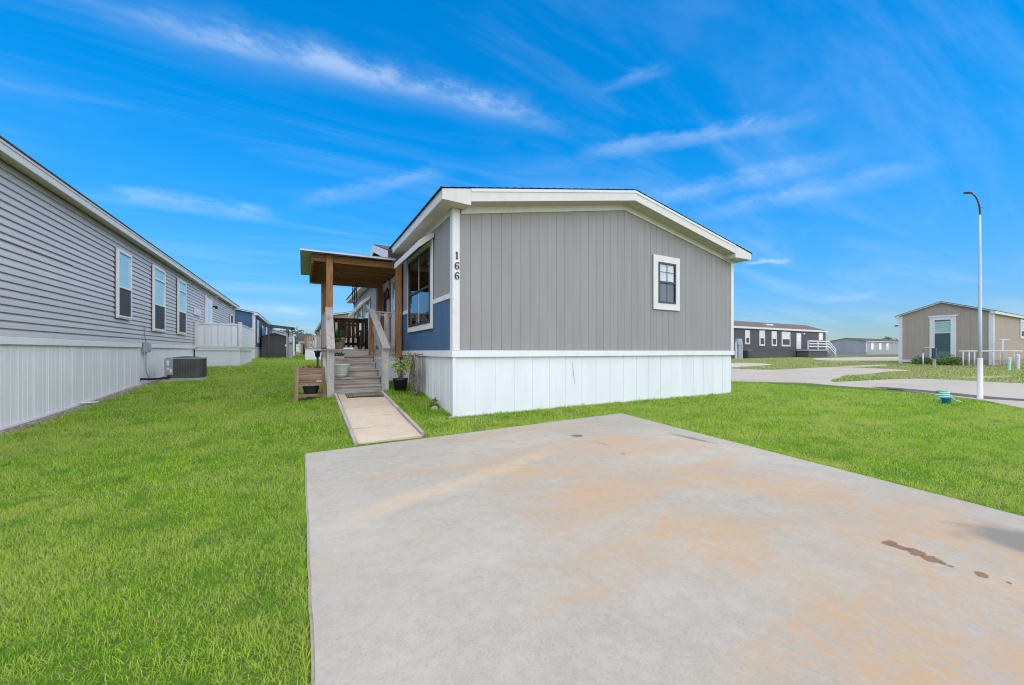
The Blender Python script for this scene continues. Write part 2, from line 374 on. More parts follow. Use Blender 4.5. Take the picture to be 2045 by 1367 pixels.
def grass_mat():
    m = bpy.data.materials.new('grass'); m.use_nodes = True; nt = m.node_tree; nt.nodes.clear()
    at = nd(m, 'ShaderNodeAttribute'); at.attribute_name = 'tint'
    hi = nd(m, 'ShaderNodeAttribute'); hi.attribute_name = 'along'
    dr = nd(m, 'ShaderNodeAttribute'); dr.attribute_name = 'dry'
    p = pos(m)
    patch = noise(m, p, .9, 5, .6); patch2 = noise(m, p, 3.3, 5, .6)
    green = mix(m, ramp(m, at.outputs['Fac'], 0, 1), (.11, .34, .006, 1), (.60, .80, .07, 1))
    green = mix(m, ramp(m, patch, .40, .66, 0, .70), green, (.60, .66, .14, 1))
    green = mix(m, ramp(m, patch2, .50, .66, 0, .65), green, (.070, .34, .008, 1))
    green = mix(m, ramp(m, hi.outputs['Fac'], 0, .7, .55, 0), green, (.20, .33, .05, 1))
    c = mix(m, dr.outputs['Fac'], green, (.68, .60, .32, 1))
    d = nd(m, 'ShaderNodeBsdfPrincipled'); lk(m, c, d.inputs['Base Color']); d.inputs['Roughness'].default_value = .5; d.inputs['Specular IOR Level'].default_value = .25
    t = nd(m, 'ShaderNodeBsdfTranslucent'); lk(m, c, t.inputs['Color'])
    mx = nd(m, 'ShaderNodeMixShader'); mx.inputs[0].default_value = .45
    lk(m, d.outputs[0], mx.inputs[1]); lk(m, t.outputs[0], mx.inputs[2])
    o = nd(m, 'ShaderNodeOutputMaterial'); lk(m, mx.outputs[0], o.inputs[0])
    return m
M['grass'] = grass_mat()

# ------------------------------------------------------------------ building blocks
WP = {}                                     # where each object's origin stands
def wpos(o): return WP.get(o.name, Vector((0, 0, 0))) if o else Vector((0, 0, 0))
def tag(o, label=None, cat=None, group=None, kind=None):
    if label: o['label'] = label
    if cat: o['category'] = cat
    if group: o['group'] = group
    if kind: o['kind'] = kind
    return o
def thing(name, label, cat, loc, group=None):
    o = bpy.data.objects.new(name, None); COL.objects.link(o)
    o.location = loc; o.empty_display_size = .2; WP[o.name] = Vector(loc)
    return tag(o, label, cat, group)
def link(name, me, parent, at):
    o = bpy.data.objects.new(name, me); COL.objects.link(o)
    if parent:
        o.parent = parent; o.location = Vector(at) - wpos(parent)
    else: o.location = at
    WP[o.name] = Vector(at)
    return o
def mesh(name, V, Fc, mat, parent=None, smooth=False, origin=None):
    V = np.asarray(V, float).reshape(-1, 3)
    if origin is None:
        origin = wpos(parent) if parent else ((V[:, 0].min() + V[:, 0].max()) / 2, (V[:, 1].min() + V[:, 1].max()) / 2, V[:, 2].min())
    V = V - np.array(origin)
    me = bpy.data.meshes.new(name); me.from_pydata([tuple(v) for v in V], [], [tuple(f) for f in Fc]); me.update()
    bm = bmesh.new(); bm.from_mesh(me); bmesh.ops.recalc_face_normals(bm, faces=bm.faces); bm.to_mesh(me); bm.free()
    if smooth:
        for f in me.polygons: f.use_smooth = True
    me.materials.append(M[mat])
    return link(name, me, parent, origin)
_bc = {}
def box(name, x0, x1, y0, y1, z0, z1, mat, parent=None, bev=0.0):
    dx, dy, dz = x1 - x0, y1 - y0, z1 - z0
    key = (round(dx, 4), round(dy, 4), round(dz, 4), mat, bev)
    me = _bc.get(key)
    if me is None:
        bm = bmesh.new(); bmesh.ops.create_cube(bm, size=1, matrix=Matrix.Diagonal((dx, dy, dz, 1)))
        if bev: bmesh.ops.bevel(bm, geom=bm.edges[:], offset=bev, segments=1, affect='EDGES')
        me = bpy.data.meshes.new(name); bm.to_mesh(me); bm.free(); me.materials.append(M[mat]); _bc[key] = me
    return link(name, me, parent, ((x0 + x1) / 2, (y0 + y1) / 2, (z0 + z1) / 2))
class MB:
    """collects pieces of one part"""
    def __init__(s): s.V = []; s.F = []
    def add(s, V, F):
        n = len(s.V); s.V += [tuple(v) for v in V]; s.F += [tuple(i + n for i in f) for f in F]
    def box(s, x0, x1, y0, y1, z0, z1):
        s.add([(x0,y0,z0),(x1,y0,z0),(x1,y1,z0),(x0,y1,z0),(x0,y0,z1),(x1,y0,z1),(x1,y1,z1),(x0,y1,z1)],
              [(0,3,2,1),(4,5,6,7),(0,1,5,4),(1,2,6,5),(2,3,7,6),(3,0,4,7)])
    def tube(s, P, r, n=6, cap=True):
        P = [Vector(p) for p in P]; rs = r if hasattr(r, '__len__') else [r] * len(P)
        V = []; F = []
        up = None
        for i, p in enumerate(P):
            t = (P[min(i + 1, len(P) - 1)] - P[max(i - 1, 0)]).normalized()
            if up is None:
                up = Vector((0, 0, 1)) if abs(t.z) < .9 else Vector((1, 0, 0))
            u = t.cross(up)
            if u.length < 1e-4: u = t.orthogonal()
            u.normalize(); w = u.cross(t).normalized(); up = w
            for k in range(n):
                a = 2 * math.pi * k / n
                V.append(p + (u * math.cos(a) + w * math.sin(a)) * rs[i])
        for i in range(len(P) - 1):
            for k in range(n):
                F.append((i*n+k, i*n+(k+1)%n, (i+1)*n+(k+1)%n, (i+1)*n+k))
        if cap: F.append(tuple(range(n))); F.append(tuple((len(P)-1)*n + k for k in range(n)))
        s.add(V, F)
    def lathe(s, prof, cx, cy, n=24):
        V = []; F = []
        for r, z in prof:
            for k in range(n):
                a = 2 * math.pi * k / n; V.append((cx + r * math.cos(a), cy + r * math.sin(a), z))
        for i in range(len(prof) - 1):
            for k in range(n): F.append((i*n+k, i*n+(k+1)%n, (i+1)*n+(k+1)%n, (i+1)*n+k))
        F.append(tuple(range(n))); F.append(tuple((len(prof)-1)*n + k for k in range(n)))
        s.add(V, F)
    def prism(s, poly, axis, a0, a1):
        """poly in the plane across axis, pushed from a0 to a1: axis 'x' poly=(y,z), 'y' poly=(x,z), 'z' poly=(x,y)"""
        def P(q, a): return {'x': (a, q[0], q[1]), 'y': (q[0], a, q[1]), 'z': (q[0], q[1], a)}[axis]
        n = len(poly); V = [P(q, a0) for q in poly] + [P(q, a1) for q in poly]
        s.add(V, [tuple(range(n)), tuple(range(n, 2*n))] + [(i, (i+1)%n, n+(i+1)%n, n+i) for i in range(n)])
    def bar(s, a, b, w, h, upv=(0, 0, 1)):
        a = Vector(a); b = Vector(b); t = (b - a).normalized(); u = t.cross(Vector(upv)).normalized(); v = u.cross(t).normalized()
        V = [p + u * sx * w / 2 + v * sz * h / 2 for p in (a, b) for sx, sz in ((-1,-1),(1,-1),(1,1),(-1,1))]
        s.add(V, [(0,1,2,3),(4,5,6,7),(0,1,5,4),(1,2,6,5),(2,3,7,6),(3,0,4,7)])
    def build(s, name, mat, parent=None, smooth=False): return mesh(name, s.V, s.F, mat, parent, smooth)
def prism(name, poly, axis, a0, a1, mat, parent=None):
    b = MB(); b.prism(poly, axis, a0, a1); return b.build(name, mat, parent)
def bar(name, a, b, w, h, mat, parent=None, upv=(0, 0, 1)):
    m = MB(); m.bar(a, b, w, h, upv); return m.build(name, mat, parent)
def tube(name, P, r, mat, parent=None, n=8, smooth=True):
    m = MB(); m.tube(P, r, n); return m.build(name, mat, parent, smooth)
# wall faces: u runs along the wall, w stands out of it
def fbox(face, c, u0, u1, w0, w1, z0, z1):
    if face == '-y': return (u0, u1, c - w1, c - w0, z0, z1)
    if face == '+y': return (u0, u1, c + w0, c + w1, z0, z1)
    if face == '+x': return (c + w0, c + w1, u0, u1, z0, z1)
    return (c - w1, c - w0, u0, u1, z0, z1)
def fp(face, c, u, w, z):
    return {'-y': (u, c - w, z), '+y': (u, c + w, z), '+x': (c + w, u, z), '-x': (c - w, u, z)}[face]
def FB(name, face, c, u0, u1, w0, w1, z0, z1, mat, parent, bev=0.0): return box(name, *fbox(face, c, u0, u1, w0, w1, z0, z1), mat, parent, bev)
HEX = [(0,3,2,1),(4,5,6,7),(0,1,5,4),(1,2,6,5),(2,3,7,6),(3,0,4,7)]
def hexa(name, face, c, u0, u1, w0, w1, z00, z01, z10, z11, mat, parent):
    """block with sloping bottom (z00 at u0, z01 at u1) and top (z10, z11)"""
    V = [fp(face,c,u0,w0,z00), fp(face,c,u1,w0,z01), fp(face,c,u1,w1,z01), fp(face,c,u0,w1,z00),
         fp(face,c,u0,w0,z10), fp(face,c,u1,w0,z11), fp(face,c,u1,w1,z11), fp(face,c,u0,w1,z10)]
    return mesh(name, V, HEX, mat, parent)
def boards(parent, face, c, u0, u1, zb, zt, mat, pitch=.2032, gap=.005, th=.016, name='siding_board', split=None):
    n = max(1, round((u1 - u0) / pitch)); p = (u1 - u0) / n
    fb = zb if callable(zb) else (lambda u: zb); ft = zt if callable(zt) else (lambda u: zt)
    for i in range(n):
        a, b = u0 + i * p + gap / 2, u0 + (i + 1) * p - gap / 2
        cuts = [a] + ([split] if split and a < split < b else []) + [b]
        if len(cuts) == 3:
            V = []
            for u in cuts:
                for w, z in ((0, fb(u)), (th, fb(u)), (th, ft(u)), (0, ft(u))): V.append(fp(face, c, u, w, z))
            F = [(0,1,2,3),(8,9,10,11)] + [(k*4+j, k*4+(j+1)%4, k*4+4+(j+1)%4, k*4+4+j) for k in range(2) for j in range(4)]
            mesh(name, V, F, mat, parent)
        else: hexa(name, face, c, a, b, 0, th, fb(a), fb(b), ft(a), ft(b), mat, parent)
def skirting(parent, face, c, u0, u1, zb, zt, pitch=.40, mat='skirt', ribs=3, rib=.010):
    n = max(1, round((u1 - u0) / pitch)); p = (u1 - u0) / n
    for i in range(n):
        a = u0 + i * p; b = a + p - .003
        prof = [(a, 0), (a + .003, rib + .004), (a + .018, rib + .004), (a + .024, rib * .6)]
        for k in range(1, ribs + 1):
            q = a + (b - a) * k / (ribs + .25)
            prof += [(q - .024, rib * .6), (q - .017, 0.0015), (q - .008, .0015), (q, rib * .6)]
        prof += [(b, rib * .6), (b, 0)]
        V = [fp(face, c, u, w, zb(u)) for u, w in prof] + [fp(face, c, u, w, zt) for u, w in prof]
        m_ = len(prof)
        F = [(k, (k+1) % m_, m_ + (k+1) % m_, m_ + k) for k in range(m_)]
        V += [fp(face, c, a, 0, zt)]; 
        mesh('skirting_panel', V[:-1], F, mat, parent)
def window(parent, face, c, u0, u1, z0, z1, trim=.10, trim_mat='trim_white', frame_mat='window_white', rails=(), vbars=(), lites=None, hbars=(), bar_mat=None, fw=.035, name='window', glass='glass', slats=0):
    """a sash window standing on the wall: backing, casing, frame, rails, panes; lites = material behind each opening from the bottom up"""
    w = FB(name, face, c, u0 + .01, u1 - .01, 0, .012, z0 + .01, z1 - .01, 'interior', parent)
    if trim:
        FB('casing', face, c, u0, u0 + trim, .012, .042, z0 + trim, z1 - trim, trim_mat, w, .003)
        FB('casing', face, c, u1 - trim, u1, .012, .042, z0 + trim, z1 - trim, trim_mat, w, .003)
        FB('casing', face, c, u0, u1, .012, .045, z0, z0 + trim, trim_mat, w, .003)
        FB('casing', face, c, u0, u1, .012, .045, z1 - trim, z1, trim_mat, w, .003)
    a, b, lo, hi = u0 + trim, u1 - trim, z0 + trim, z1 - trim
    f = MB()
    for q in ((a, a + fw, .012, .058, lo, hi), (b - fw, b, .012, .058, lo, hi), (a + fw, b - fw, .012, .058, lo, lo + fw), (a + fw, b - fw, .012, .058, hi - fw, hi)):
        f.box(*fbox(face, c, *q))
    f.build('frame', frame_mat, w)
    zs = [lo + fw] + sorted(rails) + [hi - fw]
    for r in rails: FB('meeting_rail', face, c, a + fw, b - fw, .012, .062, r - .02, r + .02, frame_mat, w)
    us = [a + fw] + list(vbars) + [b - fw]
    for i in range(len(zs) - 1):
        zl = zs[i] + (.02 if i else 0); zh = zs[i + 1] - (.02 if i < len(zs) - 2 else 0)
        mt = (lites or ['interior'] * 9)[i]
        if mt == 'slats':
            s = MB(); k = zl
            while k < zh - .02:
                s.add([fp(face, c, a + fw + .004, .025, k), fp(face, c, b - fw - .004, .025, k), fp(face, c, b - fw - .004, .017, k + .023), fp(face, c, a + fw + .004, .017, k + .023)], [(0, 1, 2, 3)]); k += .0235
            s.build('blind', 'blind', w)
        elif mt == 'screen': FB('insect_screen', face, c, a + fw, b - fw, .040, .043, zl, zh, mt, w)
        elif mt != 'interior': FB('blind', face, c, a + fw, b - fw, .014, .020, zl, zh, mt, w)
        for j in range(len(us) - 1):
            FB('pane', face, c, us[j] + (.008 if j else 0), us[j + 1] - (.008 if j < len(us) - 2 else 0), .032, .036, zl, zh, glass if isinstance(glass, str) else glass[i], w)
        for v in vbars: FB('muntin', face, c, v - .008, v + .008, .030, .040, zl, zh, bar_mat or frame_mat, w)
        for h in hbars:
            if zl < h < zh: FB('muntin', face, c, a + fw, b - fw, .041, .047, h - .006, h + .006, bar_mat or frame_mat, w)
    return w

# ------------------------------------------------------------------ the lie of the land
CP = np.array([(-8,-3,0),(-3,-3,0),(2,-3,0),(8,-3,0),(14,-3,0),(-8,2,0),(-3,2,0),(2,2,0),(6,2,0),(10,1,-.01),(14.2,2.7,0),
(-3.85,5,-.02),(-3.85,8.4,0),(-6,8,0),(0,5,0),(1,5,0),(2.27,5.5,0),(2.27,6.25,0),(5,5.2,0),(6,6.25,0),(8,6,0),(10.3,6.25,-.01),
(1,6.7,.13),(.5,8.4,.25),(1.45,8.4,.31),(-.2,8.6,.13),(2.27,8.7,.25),(2.27,10.3,.42),(-1.8,8.4,.05),(-1.2,6,.02),
(-3.85,11,.1),(-3.83,14.6,.25),(-3.0,13.4,.27),(-2.1,19.7,.52),(-3.85,19.7,.5),(.5,11,.36),(0,14,.4),(1.9,14,.5),(0,20,.54),(-1,29,.57),(2,24,.57),(-2,37,.66),(0,48,.62),(-10,40,.6),(10,40,.5),(-8,25,.5),(-8,14,.2),
(12,12,.05),(12,9,0),(18,8,0),(25,10,.12),(37,8,.28),(30,4,.1),(22,0,.0),(40,-5,.2),(45,24,.43),(60,24,.43),(30,24,.35),(20,20,.25),(12,20,.3),(60,5,.4),(25,40,.45),(60,50,.45),(80,20,.45),(0,70,.55),(-40,40,.45),(-40,10,.3),(-20,0,0),(-20,-15,0),(20,-15,0),(60,-20,.3),(0,-15,0)], float)
def _U(r2): return np.where(r2 > 0, r2 * np.log(r2 + 1e-12), 0) * .5
_P = CP[:, :2]; _n = len(_P)
_A = np.zeros((_n + 3, _n + 3)); _A[:_n, :_n] = _U(((_P[:, None] - _P[None]) ** 2).sum(-1)) + np.eye(_n) * .15
_A[:_n, _n] = 1; _A[:_n, _n + 1:] = _P; _A[_n, :_n] = 1; _A[_n + 1:, :_n] = _P.T
_W = np.linalg.solve(_A, np.r_[CP[:, 2], 0, 0, 0])
def gz(x, y):
    x = np.asarray(x, float); y = np.asarray(y, float); out = np.empty(x.size)
    q = np.stack([x.ravel(), y.ravel()], 1)
    for i in range(0, len(q), 40000):
        c = q[i:i + 40000]
        r2 = ((c[:, None] - _P[None]) ** 2).sum(-1)
        out[i:i + 40000] = _U(r2) @ _W[:_n] + _W[_n] + c @ _W[_n + 1:]
    rad = np.hypot(q[:, 0] - 15, q[:, 1] - 12); t = np.clip((rad - 55) / 30, 0, 1); t = t * t * (3 - 2 * t)
    return (out * (1 - t) + .47 * t).reshape(x.shape)
def G(x, y): return float(gz(np.array([x]), np.array([y]))[0])

def axis(*seg):
    a = []
    for lo, hi, st in seg: a += list(np.arange(lo, hi, st))
    return np.array(a + [seg[-1][1]])
xs = axis((-900, -60, 60), (-60, -14, 3), (-14, 26, .5), (26, 66, 1.5), (66, 120, 6), (120, 1200, 90))
ys = axis((-200, -20, 30), (-20, -4, 2), (-4, 30, .5), (30, 70, 2), (70, 130, 6), (130, 1500, 100))
gx, gy = np.meshgrid(xs, ys, indexing='ij')
z = gz(gx, gy)
V = np.stack([gx.ravel(), gy.ravel(), z.ravel()], 1); ny = len(ys)
Fc = [(i*ny+j, (i+1)*ny+j, (i+1)*ny+j+1, i*ny+j+1) for i in range(len(xs)-1) for j in range(ny-1)]
ground = mesh('ground', V, Fc, 'ground', smooth=True, origin=(0, 0, 0)); tag(ground, 'lawns and rough grassland between the homes', kind='structure')

def inside(poly, X, Y):
    r = np.zeros(X.shape, bool); n = len(poly)
    for i in range(n):
        x0, y0 = poly[i]; x1, y1 = poly[(i + 1) % n]
        if y0 == y1: continue
        c = ((y0 > Y) != (y1 > Y)) & (X < (x1 - x0) * (Y - y0) / (y1 - y0) + x0); r ^= c
    return r
def smooth_poly(poly, k=2):
    for _ in range(k):
        q = []
        for i in range(len(poly)):
            a = np.array(poly[i]); b = np.array(poly[(i + 1) % len(poly)])
            q += [tuple(a * .75 + b * .25), tuple(a * .25 + b * .75)]
        poly = q
    return poly
def sheet(name, poly, mat, off, step=.6, edge=None):
    """a paving sheet lying on the ground with its edge turned down"""
    P = []
    for i in range(len(poly)):
        a = np.array(poly[i]); b = np.array(poly[(i + 1) % len(poly)]); k = max(1, int(np.hypot(*(b - a)) / step))
        P += [tuple(a + (b - a) * t / k) for t in range(k)]
    nb = len(P); A = np.array(P)
    X, Y = np.meshgrid(np.arange(A[:, 0].min(), A[:, 0].max(), step), np.arange(A[:, 1].min(), A[:, 1].max(), step))
    X = X.ravel(); Y = Y.ravel(); ok = inside(P, X, Y)
    d = np.min(np.hypot(X[:, None] - A[None, :, 0], Y[:, None] - A[None, :, 1]), 1); ok &= d > step * .5
    pts = [Vector(p) for p in P] + [Vector((x, y)) for x, y in zip(X[ok], Y[ok])]
    v, e, f, *_ = delaunay_2d_cdt(pts, [(i, (i + 1) % nb) for i in range(nb)], [], 1, 1e-5)
    v = np.array([tuple(q) for q in v]); zz = gz(v[:, 0], v[:, 1]) + off
    V = [(x, y, h) for (x, y), h in zip(v, zz)]; F = [tuple(q) for q in f]
    n0 = len(V); V += [(x, y, h - off - .05) for x, y, h in V[:nb]]
    F += [(i, (i + 1) % nb, n0 + (i + 1) % nb, n0 + i) for i in range(nb)]
    o = mesh(name, V, F, mat); tag(o, kind='structure'); return o

# ------------------------------------------------------------------ paving
DRIVE = [(0.02, 4.82), (1.5, 4.93), (3.3, 5.07), (5.126, 5.207), (4.34, .62), (3.75, -2.8), (3.2, -6), (.05, -6), (.03, 0)]
def slab_poly(name, poly, z0, z1, mat, bev=.012):
    bm = bmesh.new(); vs_ = [bm.verts.new((x, y, z1)) for x, y in poly]; f = bm.faces.new(vs_)
    r = bmesh.ops.extrude_face_region(bm, geom=[f]); 
    for v in [g for g in r['geom'] if isinstance(g, bmesh.types.BMVert)]: v.co.z = z0
    bmesh.ops.recalc_face_normals(bm, faces=bm.faces)
    top = [e for e in bm.edges if all(abs(v.co.z - z1) < 1e-6 for v in e.verts)]
    bmesh.ops.bevel(bm, geom=top, offset=bev, segments=2, affect='EDGES')
    me = bpy.data.meshes.new(name); bm.to_mesh(me); bm.free(); me.materials.append(M[mat])
    return link(name, me, None, (0, 0, 0))
# the slab's cast edge is not quite straight: small chips and waves
dp = []
for i in range(len(DRIVE)):
    a = np.array(DRIVE[i]); b = np.array(DRIVE[(i + 1) % len(DRIVE)]); L = np.hypot(*(b - a)); k = max(1, int(L / .12))
    n_ = np.array([-(b - a)[1], (b - a)[0]]) / L
    for t in range(k):
        q = a + (b - a) * t / k
        if t: q = q + n_ * random.uniform(-.003, .003)
        dp.append(tuple(q))
drive = slab_poly('driveway', dp, -.12, .022, 'drive'); tag(drive, 'pale concrete driveway with orange mud stains', kind='structure')

PATH_Y0, PATH_Y1 = 5.03, 8.40
def path_z(y): return .024 + (y - PATH_Y0) / (PATH_Y1 - PATH_Y0) * .268
pth = bpy.data.objects.new('path', None); COL.objects.link(pth); pth.location = (1, 6.7, .1); WP[pth.name] = Vector((1, 6.7, .1))
tag(pth, 'narrow ramp of tan concrete slabs edged with boards', kind='structure')
nsl = 5; sl = (PATH_Y1 - PATH_Y0) / nsl
for i in range(nsl):
    y0 = PATH_Y0 + i * sl + .011; y1 = PATH_Y0 + (i + 1) * sl - .011
    k = random.uniform(-.006, .006)
    lx = lambda y: .600 + (y - 5) * .006
    rx = lambda y: 1.395 + (y - 5) * .012
    V = []
    for dz in (-.06, 0):
        V += [(lx(y0), y0, path_z(y0)+dz+k), (rx(y0), y0 + .02, path_z(y0)+dz-k), (rx(y1), y1 + .02, path_z(y1)+dz-k), (lx(y1), y1, path_z(y1)+dz+k)]
    mesh('concrete_slab', V, HEX, 'slab', pth)
for x0, x1, y0 in ((.568, .572, 4.98), (1.425, 1.46, 5.12)):
    for a, b in ((y0, 6.72), (6.725, PATH_Y1)):
        t0 = (a - 5) / 3.4; t1 = (b - 5) / 3.4
        bar('edging_board', (x0 + (x1 - x0) * t0, a, path_z(a) - .005), (x0 + (x1 - x0) * t1, b, path_z(b) - .005), .045, .075, 'gray_y', pth)

STREET = [(14.6, 60), (14.4, 30), (14.3, 14), (14.2, 9.2), (15.2, 8.1), (16.1, 7.2), (15.7, 6.2), (15.6, 5.5), (15.75, 4.7), (15.0, 3.85), (14.3, 3.15), (13.75, 2.5), (13.2, 2.18), (12.5, 1.75), (12.0, .5), (11.8, -4), (11.8, -30), (21.6, -30), (21.8, -3), (21.9, 3), (22.15, 5.3), (21.6, 5.9), (20.0, 6.25), (17.9, 6.6), (17.2, 6.75), (18.4, 7.3), (20.2, 7.6), (21.4, 8.1), (23.0, 7.75), (26.6, 7.95), (28.2, 7.5), (28.7, 8.6), (28.7, 10.7), (27.9, 11.25), (25.2, 11.4), (22.9, 11.5), (22.1, 12.4), (22.0, 13.4), (21.5, 20), (21.4, 60)]
street = sheet('road', smooth_poly(STREET, 1), 'road', .022, .7); tag(street, 'pale concrete street beyond the lawn')
d1 = [(22.2, 14.15), (23.4, 14.2), (26.4, 14.15), (29.1, 14.6), (29.2, 17.8), (22.1, 17.6)]
tag(sheet('driveway', smooth_poly(d1, 1), 'road', .02, .8), 'concrete pad in front of the charcoal home')
d2 = [(29.4, 10.3), (33.4, 9.95), (34.0, 10.55), (30.3, 10.95), (29.3, 11.5)]
tag(sheet('path', smooth_poly(d2, 1), 'road', .02, .6), 'concrete walk leading to the tan home')
d3 = [(38, 15.7), (40, 14.3), (41.6, 11.9), (46.6, 12.2), (70, 12.4), (70, 18.8), (52, 20.2), (45.5, 19.8)]
tag(sheet('road', smooth_poly(d3, 1), 'road', .02, 1.5), 'far stretch of pale street behind the tan home')
DARK_STRIP = [(15.9, 5.4), (16.3, 4.9), (15.75, 3.7), (14.9, 2.55), (14.9, 1.7), (14.3, 1.5), (14.35, 2.3), (14.2, 2.6), (14.75, 3.4), (15.55, 4.45)]
tag(sheet('road_strip', smooth_poly(DARK_STRIP, 2), 'road_dark', .027, .3), 'dark strip along the near edge of the street')  # a darker sheet laid over the street along its near edge
FARW = [(-4, 47), (8, 47), (8, 50), (-4, 50)]
tag(sheet('road', FARW, 'road', .02, 1.5), 'strip of pale street at the back of the lawns')

# ------------------------------------------------------------------ main home
X0, X1, Y0, YB = 2.27, 10.245, 6.25, 20.9
XR = (X0 + X1) / 2
def wt(x): return 3.615 + (X1 - X0) / 2 * .193 - abs(x - XR) * .193
def rt(x): return 3.80 + (XR - 1.97) * .193 - abs(x - XR) * .193
home = thing('manufactured_home', 'gray board-sided home with blue panel, white skirting and number 166', 'house', (XR, 13.6, 0))
wall = prism('wall', [(X0 + .02, 1.05), (X1 - .02, 1.05), (X1 - .02, 3.61), (XR, wt(XR) - .005), (X0 + .02, 3.61)], 'y', Y0 + .02, YB, 'groove', home)
boards(wall, '-y', Y0 + .018, X0 + .115, X1 - .10, 1.165, lambda u: wt(u), 'siding_gray', split=XR)
LW = X0 + .018
boards(wall, '-x', LW, Y0 + .12, 9.95, 2.17, 3.60, 'siding_gray')
boards(wall, '-x', LW, Y0 + .12, 9.95, 1.165, 2.075, 'siding_blue')
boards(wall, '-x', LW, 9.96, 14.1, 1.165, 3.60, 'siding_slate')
boards(wall, '-x', LW, 14.11, YB, 1.165, 3.60, 'siding_gray')
# corner boards, belt, frieze
box('corner_trim', X0 - .02, X0 + .112, Y0 - .02, Y0 + .116, 1.168, 3.61, 'trim_white', home, .004)
box('corner_trim', X1 - .096, X1 + .02, Y0 - .02, Y0 + .116, 1.168, 3.61, 'trim_white', home, .004)
FB('belt_trim', '-x', LW, Y0 + .12, 7.34, .0, .032, 2.077, 2.168, 'trim_white', home, .003)
FB('belt_trim', '-x', LW, 9.36, 9.95, .0, .032, 2.077, 2.168, 'trim_white', home, .003)
for a, b in ((X0 + .14, XR), (XR, X1 - .12)):
    hexa('frieze_board', '-y', Y0, a, b, .004, .026, wt(a) - .115, wt(b) - .115, wt(a) + .02, wt(b) + .02, 'fascia_white', home)
FB('frieze_board', '-x', X0, Y0 + .12, 9.9, .004, .026, 3.51, 3.64, 'fascia_white', home)
# roof
YF, YE = 5.93, 21.2
roof = MB()
for sgn in (-1, 1):
    e = XR + sgn * (XR - 1.97)
    roof.prism([(XR, rt(XR) - .03), (e, rt(e) - .03), (e, rt(e) - .075), (XR, rt(XR) - .075)], 'y', YF + .03, YE)
roof = roof.build('roof', 'fascia_white', home)
for sgn, nm in ((-1, 'left'), (1, 'right')):
    sh = MB(); k = 26; L = XR - 1.97 + .035
    for i in range(k):
        a = XR + sgn * L * (k - i) / k; b = XR + sgn * L * (k - i - 1) / k
        yy = YF - .018
        while yy < YE:
            w_ = random.uniform(.26, .36); y2 = min(YE + .01, yy + w_)
            if yy < 9.4 or i == 0:
                dz = random.uniform(0, .004)
                sh.add([(a, yy, rt(a) - .012 + dz), (a, y2 - .004, rt(a) - .012 + dz), (b, y2 - .004, rt(b) - .026 + .008), (b, yy, rt(b) - .026 + .008), (a, yy, rt(a) - .029), (a, y2 - .004, rt(a) - .029)], [(0,1,2,3),(0,4,5,1)])
            yy = y2
        if i:
            sh.add([(a, 9.4, rt(a) - .010), (a, YE, rt(a) - .010), (b, YE, rt(b) - .018), (b, 9.4, rt(b) - .018)], [(0,1,2,3)])
    o = sh.build('shingles', 'shingle', roof); o['kind'] = 'stuff'
for a, b in ((2.47, XR), (XR, 9.85)):
    hexa('rake_fascia', '-y', YF + .025, a, b, .0, .022, rt(a) - .245, rt(b) - .245, rt(a) - .035, rt(b) - .035, 'fascia_white', roof)
    hexa('drip_strip', '-y', YF + .025, a, b, .024, .034, rt(a) - .085, rt(b) - .085, rt(a) - .033, rt(b) - .033, 'trim_white', roof)
for e, s in ((1.97, -1), (2 * XR - 1.97, 1)):
    inn = 2.468 if s < 0 else 9.852
    zt = lambda x: rt(x) - .034
    poly = [(e, 3.60), (inn, 3.585), (inn, zt(inn)), (e, zt(e))]
    prism('eave_return', poly, 'y', YF, YF + .024, 'fascia_white', roof)
    prism('eave_return', [(inn, 3.587), (inn + .02 * s, 3.587), (inn + .02 * s, zt(inn) - .04), (inn, zt(inn) - .04)], 'y', YF + .026, Y0 - .028, 'fascia_white', roof)
    xa, xb = sorted((inn + .022 * s, (X0 if s < 0 else X1) + s * .028))
    box('soffit', xa, xb, YF + .026, Y0 - .03, 3.604, 3.62, 'soffit', roof)
    segs = ((YF + .026, 9.86), (14.12, YE)) if s < 0 else ((YF + .026, YE),)
    for y0, y1 in segs:
        a, b = sorted((e, e - s * .022))
        box('eave_fascia', a, b, y0, y1, 3.60, rt(e) - .036, 'fascia_white', roof)
        sl_ = MB(); yy = y0
        xa, xb = sorted((e - s * .024, (X0 if s < 0 else X1) + s * .03))
        while yy < y1 - .05:
            y2 = min(y1, yy + .1); sl_.box(xa, xb, yy + .004, y2 - .004, 3.607, 3.622); yy = y2
        sl_.box(xa, xb, y0, y1, 3.623, 3.632)
        sl_.build('soffit', 'soffit', roof)
prism('eave_return', [(1.97, 3.60), (2.25, 3.60), (2.25, 3.80), (1.97, 3.76)], 'y', 14.095, 14.118, 'fascia_white', roof)
# soffit of the rake, laid in strips
for s in (-1, 1):
    sm = MB(); x = 0.0; L = XR - 2.49
    while x < L:
        a = XR + s * x + s * .004; b = XR + s * min(L, x + .1) - s * .004
        za, zb = rt(a) - .232, rt(b) - .232
        sm.add([(a, YF + .027, za), (b, YF + .027, zb), (b, Y0 - .004, zb), (a, Y0 - .004, za), (a, YF + .027, za + .012), (b, YF + .027, zb + .012), (b, Y0 - .004, zb + .012), (a, Y0 - .004, za + .012)], HEX)
        x += .1
    sm.build('soffit', 'soffit', roof)
